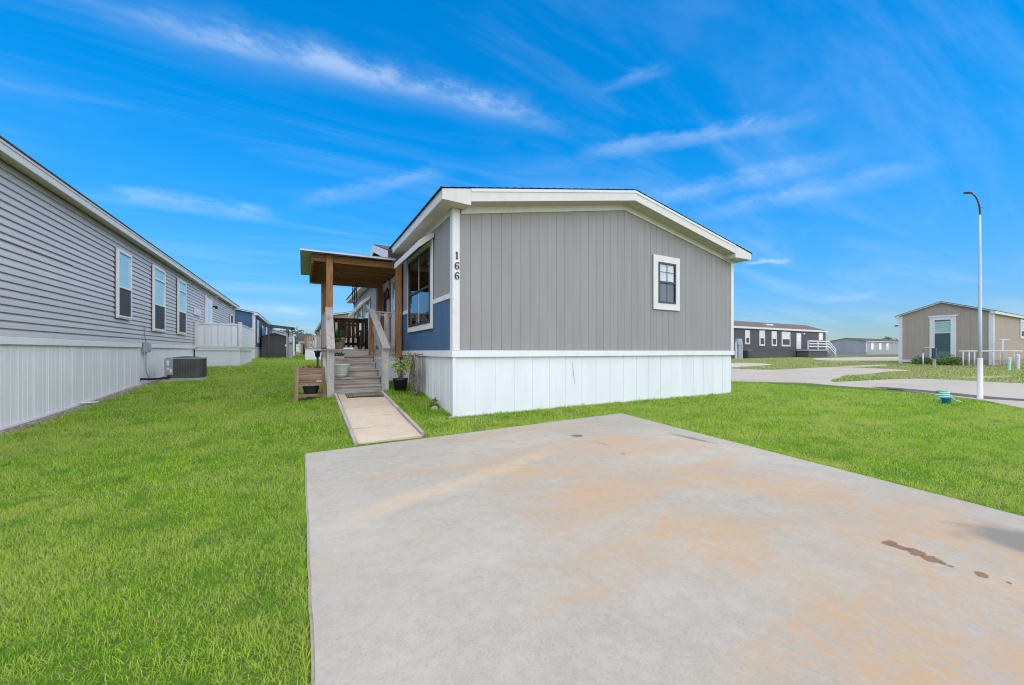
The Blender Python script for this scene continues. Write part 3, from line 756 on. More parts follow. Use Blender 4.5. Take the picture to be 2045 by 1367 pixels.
# cross gable over the porch
dg = MB()
GX, GY0, GY1, GPY, GPZ, GEZ = 1.86, 9.87, 14.09, 11.98, 4.34, 3.69
def mer(y): # where the cross gable meets the main slope
    zt_ = GPZ - abs(y - GPY) * (GPZ - GEZ) / (GPY - GY0)
    return XR - (rt(XR) - zt_) / .193
for ya, yb in ((GY0 - .06, GPY), (GPY, GY1 + .06)):
    za = GPZ - abs(ya - GPY) * .308; zb = GPZ - abs(yb - GPY) * .308
    xa, xb = max(GX + .3, mer(ya)), max(GX + .3, mer(yb))
    dg.add([(GX, ya, za), (GX, yb, zb), (xb, yb, zb), (xa, ya, za), (GX, ya, za - .03), (GX, yb, zb - .03), (xb, yb, zb - .03), (xa, ya, za - .03)], HEX)
dg = dg.build('cross_gable_roof', 'shingle', home)
for ya, yb in ((GY0 - .05, GPY), (GPY, GY1 + .05)):
    za = GPZ - abs(ya - GPY) * .308; zb = GPZ - abs(yb - GPY) * .308
    V = [(GX + w, y, zz_) for w in (-.02, .004) for y, zz_ in ((ya, za - .24), (yb, zb - .24), (yb, zb - .028), (ya, za - .028))]
    mesh('rake_fascia', V, [(0,1,2,3),(4,5,6,7),(0,1,5,4),(1,2,6,5),(2,3,7,6),(3,0,4,7)], 'fascia_white', dg)
prism('gable_wall', [(GY0, 3.50), (GY1, 3.50), (GY1, 3.6), (GPY, GPZ - .1), (GY0, 3.6)], 'x', X0 + .03, X0 + .06, 'siding_gray', dg)
for y_ in (11.0, 11.5, GPY, 12.45, 12.95):
    bar('gable_truss', (2.05, GPY + (y_ - GPY) * .35, 4.15 - abs(y_ - GPY) * .1), (2.05, GPY + (y_ - GPY) * 1.15, 3.55), .05, .06, 'dark_z', dg, (1, 0, 0))
# house number
num = MB()
def digit(pts, wd, u0, z0, h):
    P = [Vector((u0 + x * h, z0 + y * h)) for x, y in pts]
    L = []; Rr = []
    for i, p in enumerate(P):
        t = (P[min(i+1, len(P)-1)] - P[max(i-1, 0)]).normalized(); nrm = Vector((-t.y, t.x)) * wd[i] * h / 2
        L.append(p + nrm); Rr.append(p - nrm)
    m = MB()
    for i in range(len(P) - 1):
        q = [L[i], L[i+1], Rr[i+1], Rr[i]]
        m.add([(v.x, Y0 - .034, v.y) for v in q] + [(v.x, Y0 - .0215, v.y) for v in q], HEX)
    return m
six = [(.60, .80), (.585, .90), (.47, .965), (.33, .94), (.20, .82), (.13, .64), (.105, .42), (.13, .22), (.22, .08), (.36, .035), (.50, .09), (.575, .22), (.575, .38), (.50, .51), (.37, .555), (.24, .51), (.155, .40)]
sixw = [.13, .10, .075, .085, .12, .16, .18, .17, .12, .075, .10, .15, .15, .11, .07, .07, .06]
for z0_ in (2.556, 2.385):
    digit(six, sixw, 2.285, z0_, .128).build('house_number', 'number_black', home)
one = digit([(.36, .03), (.36, .97)], [.17, .17], 2.282, 2.735, .128)
o2 = digit([(.19, .035), (.53, .035)], [.06, .06], 2.282, 2.735, .128); one.add(o2.V, o2.F)
o2 = digit([(.20, .76), (.31, .88)], [.07, .11], 2.282, 2.735, .128); one.add(o2.V, o2.F)
one.build('house_number', 'number_black', home)
# skirting with its cap
sk = MB(); sk.box(X0 + .03, X1 - .03, Y0 + .03, YB - .03, -.10, 1.12); sk = sk.build('skirting', 'skirt', home)
skirting(sk, '-y', Y0 + .03, X0 + .02, X1 - .02, lambda u: G(u, Y0) - .02, 1.05, .395, ribs=1, rib=.004)
skirting(sk, '-x', X0 + .03, Y0 + .02, 13.2, lambda u: G(X0, u) - .02, 1.05, .40, ribs=3, rib=.012)
skirting(sk, '-x', X0 + .03, 13.2, YB, lambda u: G(X0, u) - .02, 1.05, .40, ribs=3, rib=.012)
box('skirting_cap', X0 - .035, X1 + .035, Y0 - .035, Y0 + .03, 1.047, 1.164, 'skirt', home, .006)
box('skirting_cap', X0 - .035, X0 + .03, Y0 + .032, YB, 1.047, 1.164, 'skirt', home, .006)
box('skirting_cap', X1 - .03, X1 + .035, Y0 + .032, YB, 1.047, 1.164, 'skirt', home, .006)
for u0 in np.arange(X0, X1 - .3, .95):
    u1 = min(X1, u0 + .95)
    hexa('bottom_track', '-y', Y0 + .03, u0, u1, .014, .026, G(u0, Y0) - .03, G(u1, Y0) - .03, G(u0, Y0) + .022, G(u1, Y0) + .022, 'skirt', sk)
box('corner_post', X0 - .012, X0 + .05, Y0 - .012, Y0 + .05, -.03, 1.045, 'skirt', sk, .004)
# a split and a torn bottom edge in the front skirting
mesh('crack', [(CX0, Y0 + .0135, z_) for CX0, z_ in ((4.8325, .915), (4.8355, .915), (4.864, .70), (4.8965, .474), (4.8935, .474), (4.857, .70))] + [(CX0, Y0 + .017, z_) for CX0, z_ in ((4.8325, .915), (4.8355, .915), (4.864, .70), (4.8965, .474), (4.8935, .474), (4.857, .70))], [(0,1,2,5),(5,2,3,4),(6,7,8,11),(11,8,9,10),(0,1,7,6),(1,2,8,7),(2,3,9,8),(3,4,10,9),(4,5,11,10),(5,0,6,11)], 'groove', sk)
hexa('torn_edge', '-y', Y0 + .03, 5.42, 6.15, .0265, .030, .022, .020, .026, .040, 'groove', sk)
# front window: black sashes, grille in the upper one, blinds
window(home, '-y', Y0 + .002, 7.144, 8.05, 2.13, 3.40, .155, 'trim_white', 'window_black', rails=(2.78,), vbars=(7.60,), lites=['slats', 'slats'], hbars=(3.02,), bar_mat='metal_dark', fw=.04, glass=['glass_dim', 'glass'])
# big window in the left wall
bw = window(home, '-x', X0 + .002, 7.36, 9.34, 1.60, 3.36, .12, 'trim_white', 'window_black', rails=(2.46,), vbars=(8.33,), lites=['interior', 'interior'], bar_mat='window_white', fw=.045, glass='glass_dark')
def hood(y0, y1, z, depth=.30, drop=.20, n=10):
    h = MB()
    xo = X0 - depth
    h.add([(X0 - .02, y0, z), (X0 - .02, y1, z), (xo, y1, z - drop), (xo, y0, z - drop), (X0 - .02, y0, z + .02), (X0 - .02, y1, z + .02), (xo, y1, z - drop + .02), (xo, y0, z - drop + .02)], HEX)
    h.box(xo - .012, xo, y0, y1, z - drop - .085, z - drop + .024)
    for y in (y0, y1 - .012):
        h.add([(X0 - .02, y, z - .06), (xo, y, z - drop - .083), (xo, y, z - drop - .002), (X0 - .02, y, z - .002), (X0 - .02, y + .012, z - .06), (xo, y + .012, z - drop - .083), (xo, y + .012, z - drop - .002), (X0 - .02, y + .012, z - .002)], HEX)
    hd = h.build('window_hood', 'fascia_white', home)
    r = MB(); st = (y1 - y0) / n
    for i in range(n):
        a = y0 + (i + .25) * st; b = a + st * .4
        r.add([(X0 - .02, a, z + .021), (X0 - .02, b, z + .021), (xo - .004, b, z - drop + .021), (xo - .004, a, z - drop + .021), (X0 - .02, a, z + .05), (X0 - .02, b, z + .05), (xo - .004, b, z - drop + .05), (xo - .004, a, z - drop + .05)], HEX)
    r.build('hood_ribs', 'fascia_white', hd)
hood(7.28, 9.55, 3.44)
# wall under the porch roof: a glazed door, a sidelight, a lantern
window(home, '-x', X0 + .002, 10.55, 11.35, 1.22, 3.22, .10, 'trim_white', 'window_white', rails=(2.25,), lites=['interior', 'curtain'], glass='glass')
dr_ = FB('door', '-x', X0 + .002, 11.75, 12.72, 0, .035, 1.22, 3.25, 'trim_white', home)
for a, b, c_, d_ in ((11.75, 11.85, 1.22, 3.25), (12.62, 12.72, 1.22, 3.25)): FB('door_casing', '-x', X0 + .002, a, b, .036, .06, c_, d_, 'trim_white', dr_)
FB('pane', '-x', X0 + .002, 11.98, 12.5, .036, .042, 1.5, 3.0, 'glass_dark', dr_)
tube('handle', [(X0 - .04, 11.93, 2.2), (X0 - .09, 11.93, 2.2), (X0 - .09, 12.02, 2.2)], .012, 'black_metal', dr_)
lan = MB(); lan.box(X0 - .03, X0, 11.50, 11.6, 2.78, 2.95); lan.lathe([(.02, 2.66), (.055, 2.72), (.06, 2.92), (.03, 2.98), (.006, 3.02)], X0 - .10, 11.55, 8)
lan.build('wall_lantern', 'black_metal', home)
for y0, y1, z0, z1 in ((15.35, 16.55, 1.9, 3.0), (17.55, 18.65, 1.9, 2.95), (19.35, 20.2, 2.0, 2.9)):
    window(home, '-x', X0 + .002, y0, y1, z0, z1 + .12, .09, 'trim_white', 'window_white', rails=((z0 + z1) / 2,), lites=['curtain', 'curtain'])
    hood(y0 - .08, y1 + .08, z1 + .2, n=6)

# ------------------------------------------------------------------ porch with its stairs
porch = thing('porch', 'weathered wooden porch with stairs, handrails and brown posts under a metal roof', 'porch', (1.35, 11.2, .36))
DZ = 1.20
for i in range(20):
    y = 10.06 + i * .1385
    box('deck_board', .47, X0 - .055, y, y + .132, DZ - .035, DZ, 'gray_x', porch, .003)
for y in (10.05, 12.72): box('rim_joist', .49, X0 - .06, y, y + .035, DZ - .17, DZ - .037, 'gray_x', porch)
box('rim_joist', .49, .525, 10.09, 12.715, DZ - .17, DZ - .037, 'gray_y', porch)
# white skirting under the deck
skirting(porch, '-y', 10.11, 1.56, X0 - .06, lambda u: G(u, 10.1) - .03, DZ - .175, .4, ribs=1, rib=.008)
FB('skirting_cap', '-y', 10.11, 1.56, X0 - .065, .016, .035, DZ - .26, DZ - .176, 'skirt', porch)
skirting(porch, '-x', .53, 10.12, 12.72, lambda u: G(.5, u) - .03, DZ - .175, .4, ribs=3, rib=.01)
# posts and beams
for x, y, z0 in ((.56, 10.0, DZ - .3), (2.155, 10.01, DZ - .2), (.56, 12.70, .35), (2.155, 12.66, DZ)):
    box('post', x - .07, x + .07, y - .07, y + .07, z0, 3.235 if y > 11 else 3.415, 'brown_z', porch, .006)
box('beam', .18, .489, 9.985, 10.03, 3.25, 3.41, 'brown_x', porch, .004)
box('beam', .631, 2.082, 9.985, 10.03, 3.25, 3.41, 'brown_x', porch, .004)
box('beam', .18, 2.22, 12.74, 12.785, 3.15, 3.40, 'brown_x', porch, .004)
box('beam', .18, .225, 10.035, 12.735, 3.20, 3.40, 'brown_y', porch, .004)
for y in (10.62, 11.24, 11.86, 12.40): box('rafter', .23, 2.23, y, y + .04, 3.26, 3.395, 'brown_x', porch, .003)
for i in range(11):
    y = 10.04 + i * .2455
    box('ceiling_board', .23, 2.23, y, y + .241, 3.398, 3.412, 'ceiling', porch)
rf = MB(); n = 34; ya, yb = 9.70, 12.95
prof = []
for i in range(n * 4 + 1):
    y = ya + (yb - ya) * i / (n * 4); prof.append((y, [0, .009, .009, 0][i % 4]))
V = []; 
for dz in (0, -.004):
    for x, zc in ((-.045, 3.418), (2.02, 3.452)):
        V += [(x, y, zc + w + dz) for y, w in prof]
k = len(prof); F = []
for i in range(k - 1):
    F += [(i, i+1, k+i+1, k+i), (2*k+i, 2*k+i+1, 3*k+i+1, 3*k+i), (i, i+1, 2*k+i+1, 2*k+i), (k+i, k+i+1, 3*k+i+1, 3*k+i)]
F += [(0, k, 3*k, 2*k), (k-1, 2*k-1, 4*k-1, 3*k-1)]
mesh('roof_sheet', V, F, 'galv', porch)
box('roof_edge_trim', -.05, 2.02, 9.685, 9.70, 3.395, 3.43, 'galv', porch)
# stairs
NR, RISE, RUN, SY = 6, .15, .325, 8.42
SZ = DZ - NR * RISE
for i in range(NR):
    y = SY + i * RUN; z = SZ + (i + 1) * RISE
    box('riser', .525, 1.495, y + .02, y + .038, z - RISE if i else z - RISE - .06, z - .038, 'gray_x', porch, .002)
    if i < NR - 1: box('tread', .515, 1.505, y - .022, y + RUN + .018, z - .038, z, 'tread', porch, .006)
for x in (.505, 1.515):
    V = []
    mb = MB(); mb.prism([(SY + .02, SZ - .1), (SY + .02, SZ + .10), (10.04, DZ - .05), (10.04, DZ - .38)], 'x', x - .009, x + .009)
    mb.build('stringer', 'gray_y', porch)
for x in (.49, 1.535):
    zb = G(x, SY) - .08
    box('newel_post', x - .065, x + .065, SY - .10, SY + .035, zb, 1.245, 'gray_z', porch, .006)
bar('handrail', (.485, 8.20, 1.185), (.545, 9.92, 2.165), .15, .042, 'gray_y', porch)
bar('handrail', (1.535, 8.22, 1.205), (1.50, 10.02, 2.19), .15, .042, 'gray_y', porch)
for x in (.49, 1.535):
    bar('middle_rail', (x, 8.46, .93), (x, 9.95, 1.73), .04, .09, 'gray_y', porch)
box('post', 1.44, 1.56, 9.985, 10.05, DZ - .3, 2.11, 'brown_z', porch, .004)
# railing beside the stair head
box('top_rail', 1.50, 2.085, 9.955, 10.085, 2.105, 2.145, 'gray_x', porch, .004)
box('rail', 1.565, 2.08, 10.0, 10.04, 2.03, 2.10, 'gray_x', porch); box('rail', 1.565, 2.08, 10.0, 10.04, 1.30, 1.37, 'gray_x', porch)
for x in (1.62, 1.80, 1.985): box('baluster', x, x + .09, 9.958, 9.998, 1.29, 2.103, 'gray_z', porch, .004)
# railing across the back and along the open side
box('top_rail', .632, 1.70, 12.62, 12.76, 2.12, 2.16, 'dark_x', porch, .004)
for z0 in (1.33, 2.03): box('rail', .632, 1.70, 12.69, 12.73, z0, z0 + .085, 'dark_x', porch)
for i in range(8):
    x = .66 + i * .135; box('baluster', x, x + .070, 12.648, 12.688, 1.28, 2.118, 'dark_z', porch, .003)
box('post', 1.70, 1.80, 12.64, 12.74, DZ, 2.18, 'dark_z', porch)
box('top_rail', .50, .62, 10.08, 12.62, 2.12, 2.16, 'gray_y', porch, .004)
for z0 in (1.30, 2.03): box('rail', .54, .58, 10.08, 12.62, z0, z0 + .085, 'gray_y', porch)
for i in range(13):
    y = 10.2 + i * .185; box('baluster', .495, .535, y, y + .085, 1.25, 2.118, 'gray_z', porch, .003)

# bench on the porch
bench = thing('porch_chair', 'dark slatted wooden armchair on the porch deck', 'chair', (1.22, 12.05, DZ))
for x in (.95, 1.49):
    for y in (11.8, 12.3): box('leg', x - .025, x + .025, y - .025, y + .025, DZ, 1.72 if y < 12 else 1.62, 'dark_z', bench)
    box('armrest', x - .05, x + .05, 11.74, 12.34, 1.722, 1.755, 'dark_y', bench)
for i in range(5): box('seat_slat', .93, 1.51, 11.79 + i * .1, 11.87 + i * .1, 1.56, 1.585, 'dark_x', bench)
for i in range(5):
    x = .97 + i * .11; bar('back_slat', (x + .04, 12.33, 1.55), (x + .04, 12.47, 2.07 + .03 * (2 - abs(i - 2))), .085, .02, 'dark_z', bench, (0, 1, 0))
box('back_rail', .95, 1.49, 12.40, 12.425, 1.90, 1.97, 'dark_x', bench)

# wind chime under the back beam
ch = thing('wind_chime', 'black tubular wind chime hanging from the porch roof', 'wind chime', (1.40, 12.60, 2.55))
mb = MB(); mb.lathe([(.075, 3.115), (.075, 3.13)], 1.40, 12.60, 12); mb.build('top_disc', 'black_metal', ch)
for k in range(6):
    a = k * math.pi / 3 + .3; x, y = 1.40 + .06 * math.cos(a), 12.60 + .06 * math.sin(a); l = .30 + .03 * k
    tube('chime_tube', [(x, y, 3.09), (x, y, 3.09 - l)], .011, 'black_metal', ch, 8)
tube('cord', [(1.40, 12.60, 3.16), (1.40, 12.60, 2.62)], .003, 'black_metal', ch, 4)
mb = MB(); mb.prism([(1.345, 2.63), (1.40, 2.69), (1.455, 2.63), (1.42, 2.56), (1.38, 2.56)], 'y', 12.594, 12.606); mb.build('wind_sail', 'cedar_z', ch)

# ------------------------------------------------------------------ leaves
def leaves(parent, pts, size, mat, name='foliage', droop=.3, thing_label=None):
    V = []; F = []
    for p in pts:
        p = Vector(p); s = size * random.uniform(.65, 1.25)
        d = Vector((random.gauss(0, 1), random.gauss(0, 1), random.gauss(.25, .7))).normalized()
        u = d.cross(Vector((random.gauss(0, 1), random.gauss(0, 1), random.gauss(0, 1)))).normalized(); n_ = d.cross(u)
        i = len(V)
        V += [p, p + d * s * .5 + u * s * .27 - n_ * s * .05, p + d * s - n_ * s * droop * .4, p + d * s * .5 - u * s * .27 - n_ * s * .05]
        F += [(i, i+1, i+2), (i, i+2, i+3)]
    me = bpy.data.meshes.new(name); o0 = wpos(parent) if parent else Vector((0, 0, 0))
    me.from_pydata([tuple(v - o0) for v in V], [], F); me.materials.append(M[mat])
    return link(name, me, parent, o0)

# raised planter with a black tub under it
pl = thing('raised_planter', 'brown wooden raised planter on legs beside the stairs', 'planter', (.14, 8.62, .14))
PX0, PX1, PY0, PY1 = -.105, .385, 8.48, 8.84
for i, (a, b) in enumerate(((.47, .58), (.585, .70), (.705, .815))):
    box('side_board', PX0 + .035, PX1 - .035, PY0 + .012, PY0 + .03, a, b, 'cedar_x', pl, .003)
    box('side_board', PX0 + .035, PX1 - .035, PY1 - .03, PY1 - .012, a, b, 'cedar_x', pl, .003)
    box('end_board', PX0 + .012, PX0 + .03, PY0 + .06, PY1 - .06, a, b, 'cedar_y', pl, .003)
    box('end_board', PX1 - .03, PX1 - .012, PY0 + .06, PY1 - .06, a, b, 'cedar_y', pl, .003)
for x, sx in ((PX0 + .02, -1), (PX1 - .02, 1)):
    for y, sy in ((PY0 + .02, -1), (PY1 - .02, 1)):
        zb = G(x + sx * .02, y) - .03
        bar('leg', (x + sx * .03, y + sy * .012, zb), (x - sx * .004, y, .838), .062, .045, 'cedar_z', pl, (0, 1, 0))
box('soil_bed', PX0 + .04, PX1 - .04, PY0 + .035, PY1 - .035, .70, .785, 'soil', pl)
for i in range(3): box('shelf_board', PX0 - .005, PX1 + .005, PY0 + .02 + i * .105, PY0 + .115 + i * .105, .285, .305, 'cedar_x', pl, .003)
box('shelf_rail', PX0 - .005, PX1 + .005, PY0 - .005, PY0 + .016, .255, .305, 'cedar_x', pl, .003)
box('maker_plate', .245, .335, PY0 + .0085, PY0 + .0115, .555, .570, 'sticker', pl)
fl = thing('flower_plant', 'small red flowers growing in the raised planter', 'flowers', (.12, 8.62, .786))
pts = [(random.uniform(-.04, .33), random.uniform(8.54, 8.78), random.uniform(.785, .84)) for _ in range(120)]
leaves(fl, pts, .045, 'leaf', 'foliage')
for cx, cy, cz in ((.115, 8.57, .845), (.155, 8.60, .85), (.265, 8.62, .842)):
    leaves(fl, [(cx + random.gauss(0, .012), cy + random.gauss(0, .012), cz + random.gauss(0, .006)) for _ in range(26)], .035, 'petal_red', 'blossom')
tub = MB(); tub.lathe([(.115, .307), (.15, .455), (.158, .457), (.158, .466), (.14, .466), (.12, .33)], .15, 8.655, 6)
tag(tub.build('plastic_tub', 'black_plastic'), 'black plastic tub on the shelf of the raised planter', 'tub')

# pots on the stairs
pt = thing('flower_pot', 'pale green-white ribbed pot on the second stair tread', 'pot', (.72, 8.90, .60))
pr_ = [(.105, .602), (.125, .64)]
zz_ = .64
for k in range(5):
    r0 = .125 + k * .011; pr_ += [(r0 + .006, zz_ + .008), (r0 + .009, zz_ + .030), (r0 + .003, zz_ + .038)]; zz_ += .038
pr_ += [(.185, .842), (.196, .85), (.196, .878), (.180, .880), (.168, .84), (.165, .835)]
mb = MB(); mb.lathe(pr_, .72, 8.90, 32); mb.build('pot_body', 'pot_glaze', pt, True)
mb = MB(); mb.lathe([(.163, .836), (.163, .848)], .72, 8.90, 20); mb.build('soil', 'soil', pt)
wb = thing('planter_box', 'small gray wooden planter box with greenery on the fourth stair tread', 'planter', (.70, 9.58, .90))
for i in range(2):
    box('side_board', .56, .84, 9.46, 9.478, .902 + i * .075, .970 + i * .075, 'gray_x', wb); box('side_board', .56, .84, 9.66, 9.678, .902 + i * .075, .970 + i * .075, 'gray_x', wb)
    for x in (.56, .822): box('end_board', x, x + .018, 9.48, 9.658, .902 + i * .075, .970 + i * .075, 'gray_y', wb)
box('soil', .58, .82, 9.48, 9.656, .98, 1.02, 'soil', wb)
leaves(wb, [(random.uniform(.57, .83), random.uniform(9.48, 9.66), random.uniform(1.02, 1.11)) for _ in range(170)], .05, 'leaf_dark')
bp = thing('potted_plant', 'bushy green plant in a beige pot at the top of the stairs', 'plant', (.76, 10.22, DZ))
mb = MB(); mb.lathe([(.10, 1.202), (.155, 1.44), (.17, 1.445), (.17, 1.475), (.15, 1.475), (.14, 1.43)], .78, 10.22, 20); mb.build('pot', 'pot_beige', bp, True)
P_ = []
for _ in range(700):
    v = Vector((random.gauss(0, 1), random.gauss(0, 1), random.gauss(0, 1))).normalized() * random.random() ** .4
    P_.append((.72 + v.x * .21, 10.16 + v.y * .18, 1.50 + v.z * .17))
leaves(bp, P_, .06, 'leaf_dark')
mb = MB()
for _ in range(9):
    a = random.uniform(0, 6.28); mb.tube([(.76, 10.2, 1.42), (.76 + .08 * math.cos(a), 10.2 + .08 * math.sin(a), 1.55)], [.006, .003], 5)
mb.build('stem', 'bark', bp)

# doormat
dm = thing('doormat', 'brown striped doormat at the foot of the porch stairs', 'doormat', (1.09, 8.14, path_z(8.14)))
def matbox(name, x0, x1, y0, y1, lift, th, mat):
    V = []
    for dz in (lift, lift + th): V += [(x0, y0, path_z(y0) + dz), (x1, y0, path_z(y0) + dz), (x1, y1, path_z(y1) + dz), (x0, y1, path_z(y1) + dz)]
    mesh(name, V, HEX, mat, dm)
M['mat_brown'] = plain('mat_brown', (.16, .115, .10, 1), .95, .4, 34, .02, (1, 1, 1), .8, 120)
M['mat_dark'] = plain('mat_dark', (.045, .035, .035, 1), .95, .3, 30)
M['mat_tan'] = plain('mat_tan', (.33, .26, .21, 1), .95, .35, 40)
matbox('mat_base', .75, 1.42, 7.93, 8.34, .006, .008, 'mat_dark')
matbox('mat_field', .86, 1.31, 7.965, 8.305, .0145, .004, 'mat_brown')
for x in (.765, .80, .83, 1.325, 1.36, 1.39): matbox('mat_stripe', x, x + .014, 7.945, 8.325, .0145, .003, 'mat_tan')
for i in range(9):
    x = .88 + i * .047
    for j in range(3): matbox('mat_scroll', x, x + .016, 7.99 + j * .105, 8.06 + j * .105, .019, .002, 'mat_tan')

# potted lemon shrub beside the stairs
ls = thing('potted_shrub', 'leggy yellow-green shrub in a black nursery pot against the skirting', 'plant', (1.84, 8.34, G(1.84, 8.34)))
gz0 = G(1.84, 8.34)
mb = MB(); mb.lathe([(.115, gz0 - .02), (.145, gz0 + .26), (.157, gz0 + .265), (.157, gz0 + .305), (.145, gz0 + .305), (.135, gz0 + .26)], 1.84, 8.34, 24); mb.build('pot', 'black_plastic', ls, True)
mb = MB(); mb.lathe([(.134, gz0 + .24), (.134, gz0 + .262)], 1.84, 8.34, 16); mb.build('soil', 'soil', ls)
st = MB(); P_ = []
root = Vector((1.84, 8.34, gz0 + .25))
for tip in ((1.70, 8.26, gz0 + .66), (1.78, 8.36, gz0 + .74), (1.90, 8.30, gz0 + .64), (2.0, 8.22, gz0 + .78), (2.06, 8.30, gz0 + .86), (1.96, 8.42, gz0 + .72), (1.74, 8.46, gz0 + .58), (2.10, 8.2, gz0 + .70)):
    t = Vector(tip); mid = root.lerp(t, .45) + Vector((random.gauss(0, .02), random.gauss(0, .02), .02))
    st.tube([root, mid, t], [.008, .005, .002], 5)
    for k in range(42):
        q = root.lerp(t, random.uniform(.4, 1.08)); P_.append(q + Vector((random.gauss(0, .035), random.gauss(0, .035), random.gauss(0, .03))))
st.build('stem', 'bark', ls); leaves(ls, P_, .062, 'leaf_lemon')

# garden hose on its hanger
hh = thing('hose_hanger', 'black metal hanger fixed to the white skirting holding the hose', 'hose hanger', (2.2, 8.15, .98))
mb = MB(); mb.tube([(X0 - .005, 7.98, 1.10), (2.16, 7.98, 1.085), (2.07, 7.98, 1.05), (2.06, 7.98, 1.12)], .008, 6); mb.tube([(X0 - .005, 8.38, 1.10), (2.16, 8.38, 1.085), (2.07, 8.38, 1.05), (2.06, 8.38, 1.12)], .008, 6)
mb.tube([(2.11, 7.96, 1.035), (2.11, 8.06, 1.055), (2.11, 8.18, 1.062), (2.11, 8.30, 1.055), (2.11, 8.40, 1.035)], .012, 6); mb.box(X0 - .022, X0 - .016, 7.94, 8.42, 1.06, 1.14); mb.build('bracket', 'black_metal', hh)
mb = MB(); P_ = []
rr = random.Random(3)
nl = 19
for k in range(nl):
    bot = rr.uniform(.36, .78) if k not in (3, 8, 14) else .21
    w0 = rr.uniform(.11, .34); xo = 2.085 + .055 * (k / nl) + rr.uniform(-.012, .012); cy = 8.17 + rr.uniform(-.04, .04); top = 1.085 + rr.uniform(-.008, .012)
    for j in range(22):
        a = 2 * math.pi * j / 22
        zc = (top + bot) / 2; hgt = (top - bot) / 2
        yy = cy + w0 * math.sin(a) * (1 - .18 * math.cos(a)); 
        P_.append((xo + .012 * math.sin(2 * a) + .004 * rr.random(), yy, zc + hgt * math.cos(a)))
P_ += [(2.1, 8.05, .5), (2.10, 7.98, .28), (2.07, 8.02, G(2.07, 8.02) + .03), (2.05, 8.2, G(2.05, 8.2) + .02)]
mb.tube(P_, .0135, 6)
tag(mb.build('garden_hose', 'hose', None, True), 'gray garden hose hung in loops on the white skirting', 'hose')

# stone and weed at the skirting
def blob(name, c, r, mat, seed, sub=2, amp=.25):
    bm = bmesh.new(); bmesh.ops.create_icosphere(bm, subdivisions=sub, radius=1)
    rg = random.Random(seed); ph = [rg.uniform(0, 6) for _ in range(6)]
    for v in bm.verts:
        q = v.co; k = 1 + amp * (math.sin(2.3*q.x+ph[0]) * math.sin(2.9*q.y+ph[1]) + .5 * math.sin(5*q.z+ph[2]+q.x*3))
        v.co = Vector((q.x * r[0], q.y * r[1], q.z * r[2])) * k
    me = bpy.data.meshes.new(name); bm.to_mesh(me); bm.free()
    for f in me.polygons: f.use_smooth = True
    me.materials.append(M[mat]); return link(name, me, None, c)
tag(blob('stone', (2.10, 6.78, G(2.1, 6.78) + .035), (.075, .06, .05), 'stone', 4), 'rounded tan stone in the grass by the skirting corner', 'stone')
tag(blob('stone', (2.22, 6.22, .02), (.06, .04, .025), 'stone', 9), 'flat pale stone at the foot of the skirting corner', 'stone')
tag(leaves(None, [(2.15 + random.gauss(0, .02), 6.97 + random.gauss(0, .06), G(2.15, 6.97) + random.uniform(0, .15)) for _ in range(90)], .065, 'leaf', 'weed'), 'broad-leaved weed growing against the white skirting', 'weed')

# solar lamp by the porch
sl_ = thing('solar_lamp', 'black solar stake lamp in the grass behind the planter', 'lamp', (.32, 10.3, G(.32, 10.3)))
z0_ = G(.32, 10.3)
tube('stake', [(.32, 10.3, z0_ - .05), (.32, 10.3, 1.04)], .022, 'black_plastic', sl_, 8)
mb = MB(); mb.lathe([(.03, 1.0), (.055, 1.04), (.058, 1.12), (.078, 1.13), (.078, 1.16), (.03, 1.175)], .32, 10.3, 14); mb.build('lamp_head', 'black_plastic', sl_, True)

# ------------------------------------------------------------------ neighbour home on the left
LX, LY0, LY1 = -3.83, 3.6, 30.05
LXB = -8.6; LXR = (LX + LXB) / 2
lh = thing('manufactured_home', 'long home with lilac-gray lap siding and white skirting on the left', 'house', (LXR, 17, 0))
def lrt(x): return 4.05 + (LXR - LX + 0) * 0 + (abs(LX + .25 - LXR) - abs(x - LXR)) * .19
wl_ = prism('wall', [(LXB, 1.2), (LX - .02, 1.2), (LX - .02, 3.93), (LXR, 4.36), (LXB, 3.93)], 'y', LY0, LY1, 'lap', lh)
nl = 22; lp = (3.92 - 1.37) / nl
for i in range(nl):
    z0 = 1.37 + i * lp
    # dutch lap: proud lower edge, cove near the top
    prof = [(LX - .02, z0 + .002), (LX + .002, z0 + .007), (LX + .016, z0 + .002), (LX + .019, z0 + .009), (LX + .011, z0 + lp * .60), (LX - .004, z0 + lp * .80), (LX - .008, z0 + lp), (LX - .02, z0 + lp)]
    if i == 12:                                     # one course has come loose at the near end
        mb = MB(); mb.prism([(x + .006 * (k in (2, 3)), z_ + .011 * (k in (0, 1, 2, 3))) for k, (x, z_) in enumerate(prof)], 'y', LY0, 10.35); mb.build('lap_siding', 'lap', wl_)
        mb = MB(); mb.prism(prof, 'y', 10.353, LY1 - .09); mb.build('lap_siding', 'lap', wl_)
        continue
    mb = MB(); mb.prism(prof, 'y', LY0, LY1 - .09); mb.build('lap_siding', 'lap', wl_)
box('corner_trim', LX - .09, LX + .03, LY1 - .09, LY1 + .02, 1.37, 3.92, 'lap', lh)
rf_ = MB()
for s in (1, -1):
    e = LXR + s * (LX + .25 - LXR)
    rf_.prism([(LXR, lrt(LXR) - .02), (e, lrt(e) - .02), (e, lrt(e) - .07), (LXR, lrt(LXR) - .07)], 'y', LY0 - .25, LY1 + .12)
rf_ = rf_.build('roof', 'fascia_white', lh)
for s in (1, -1):
    e = LXR + s * (LX + .28 - LXR)
    prism('shingles', [(LXR, lrt(LXR)), (e, lrt(e)), (e, lrt(e) - .018), (LXR, lrt(LXR) - .018)], 'y', LY0 - .27, LY1 + .14, 'shingle', rf_)
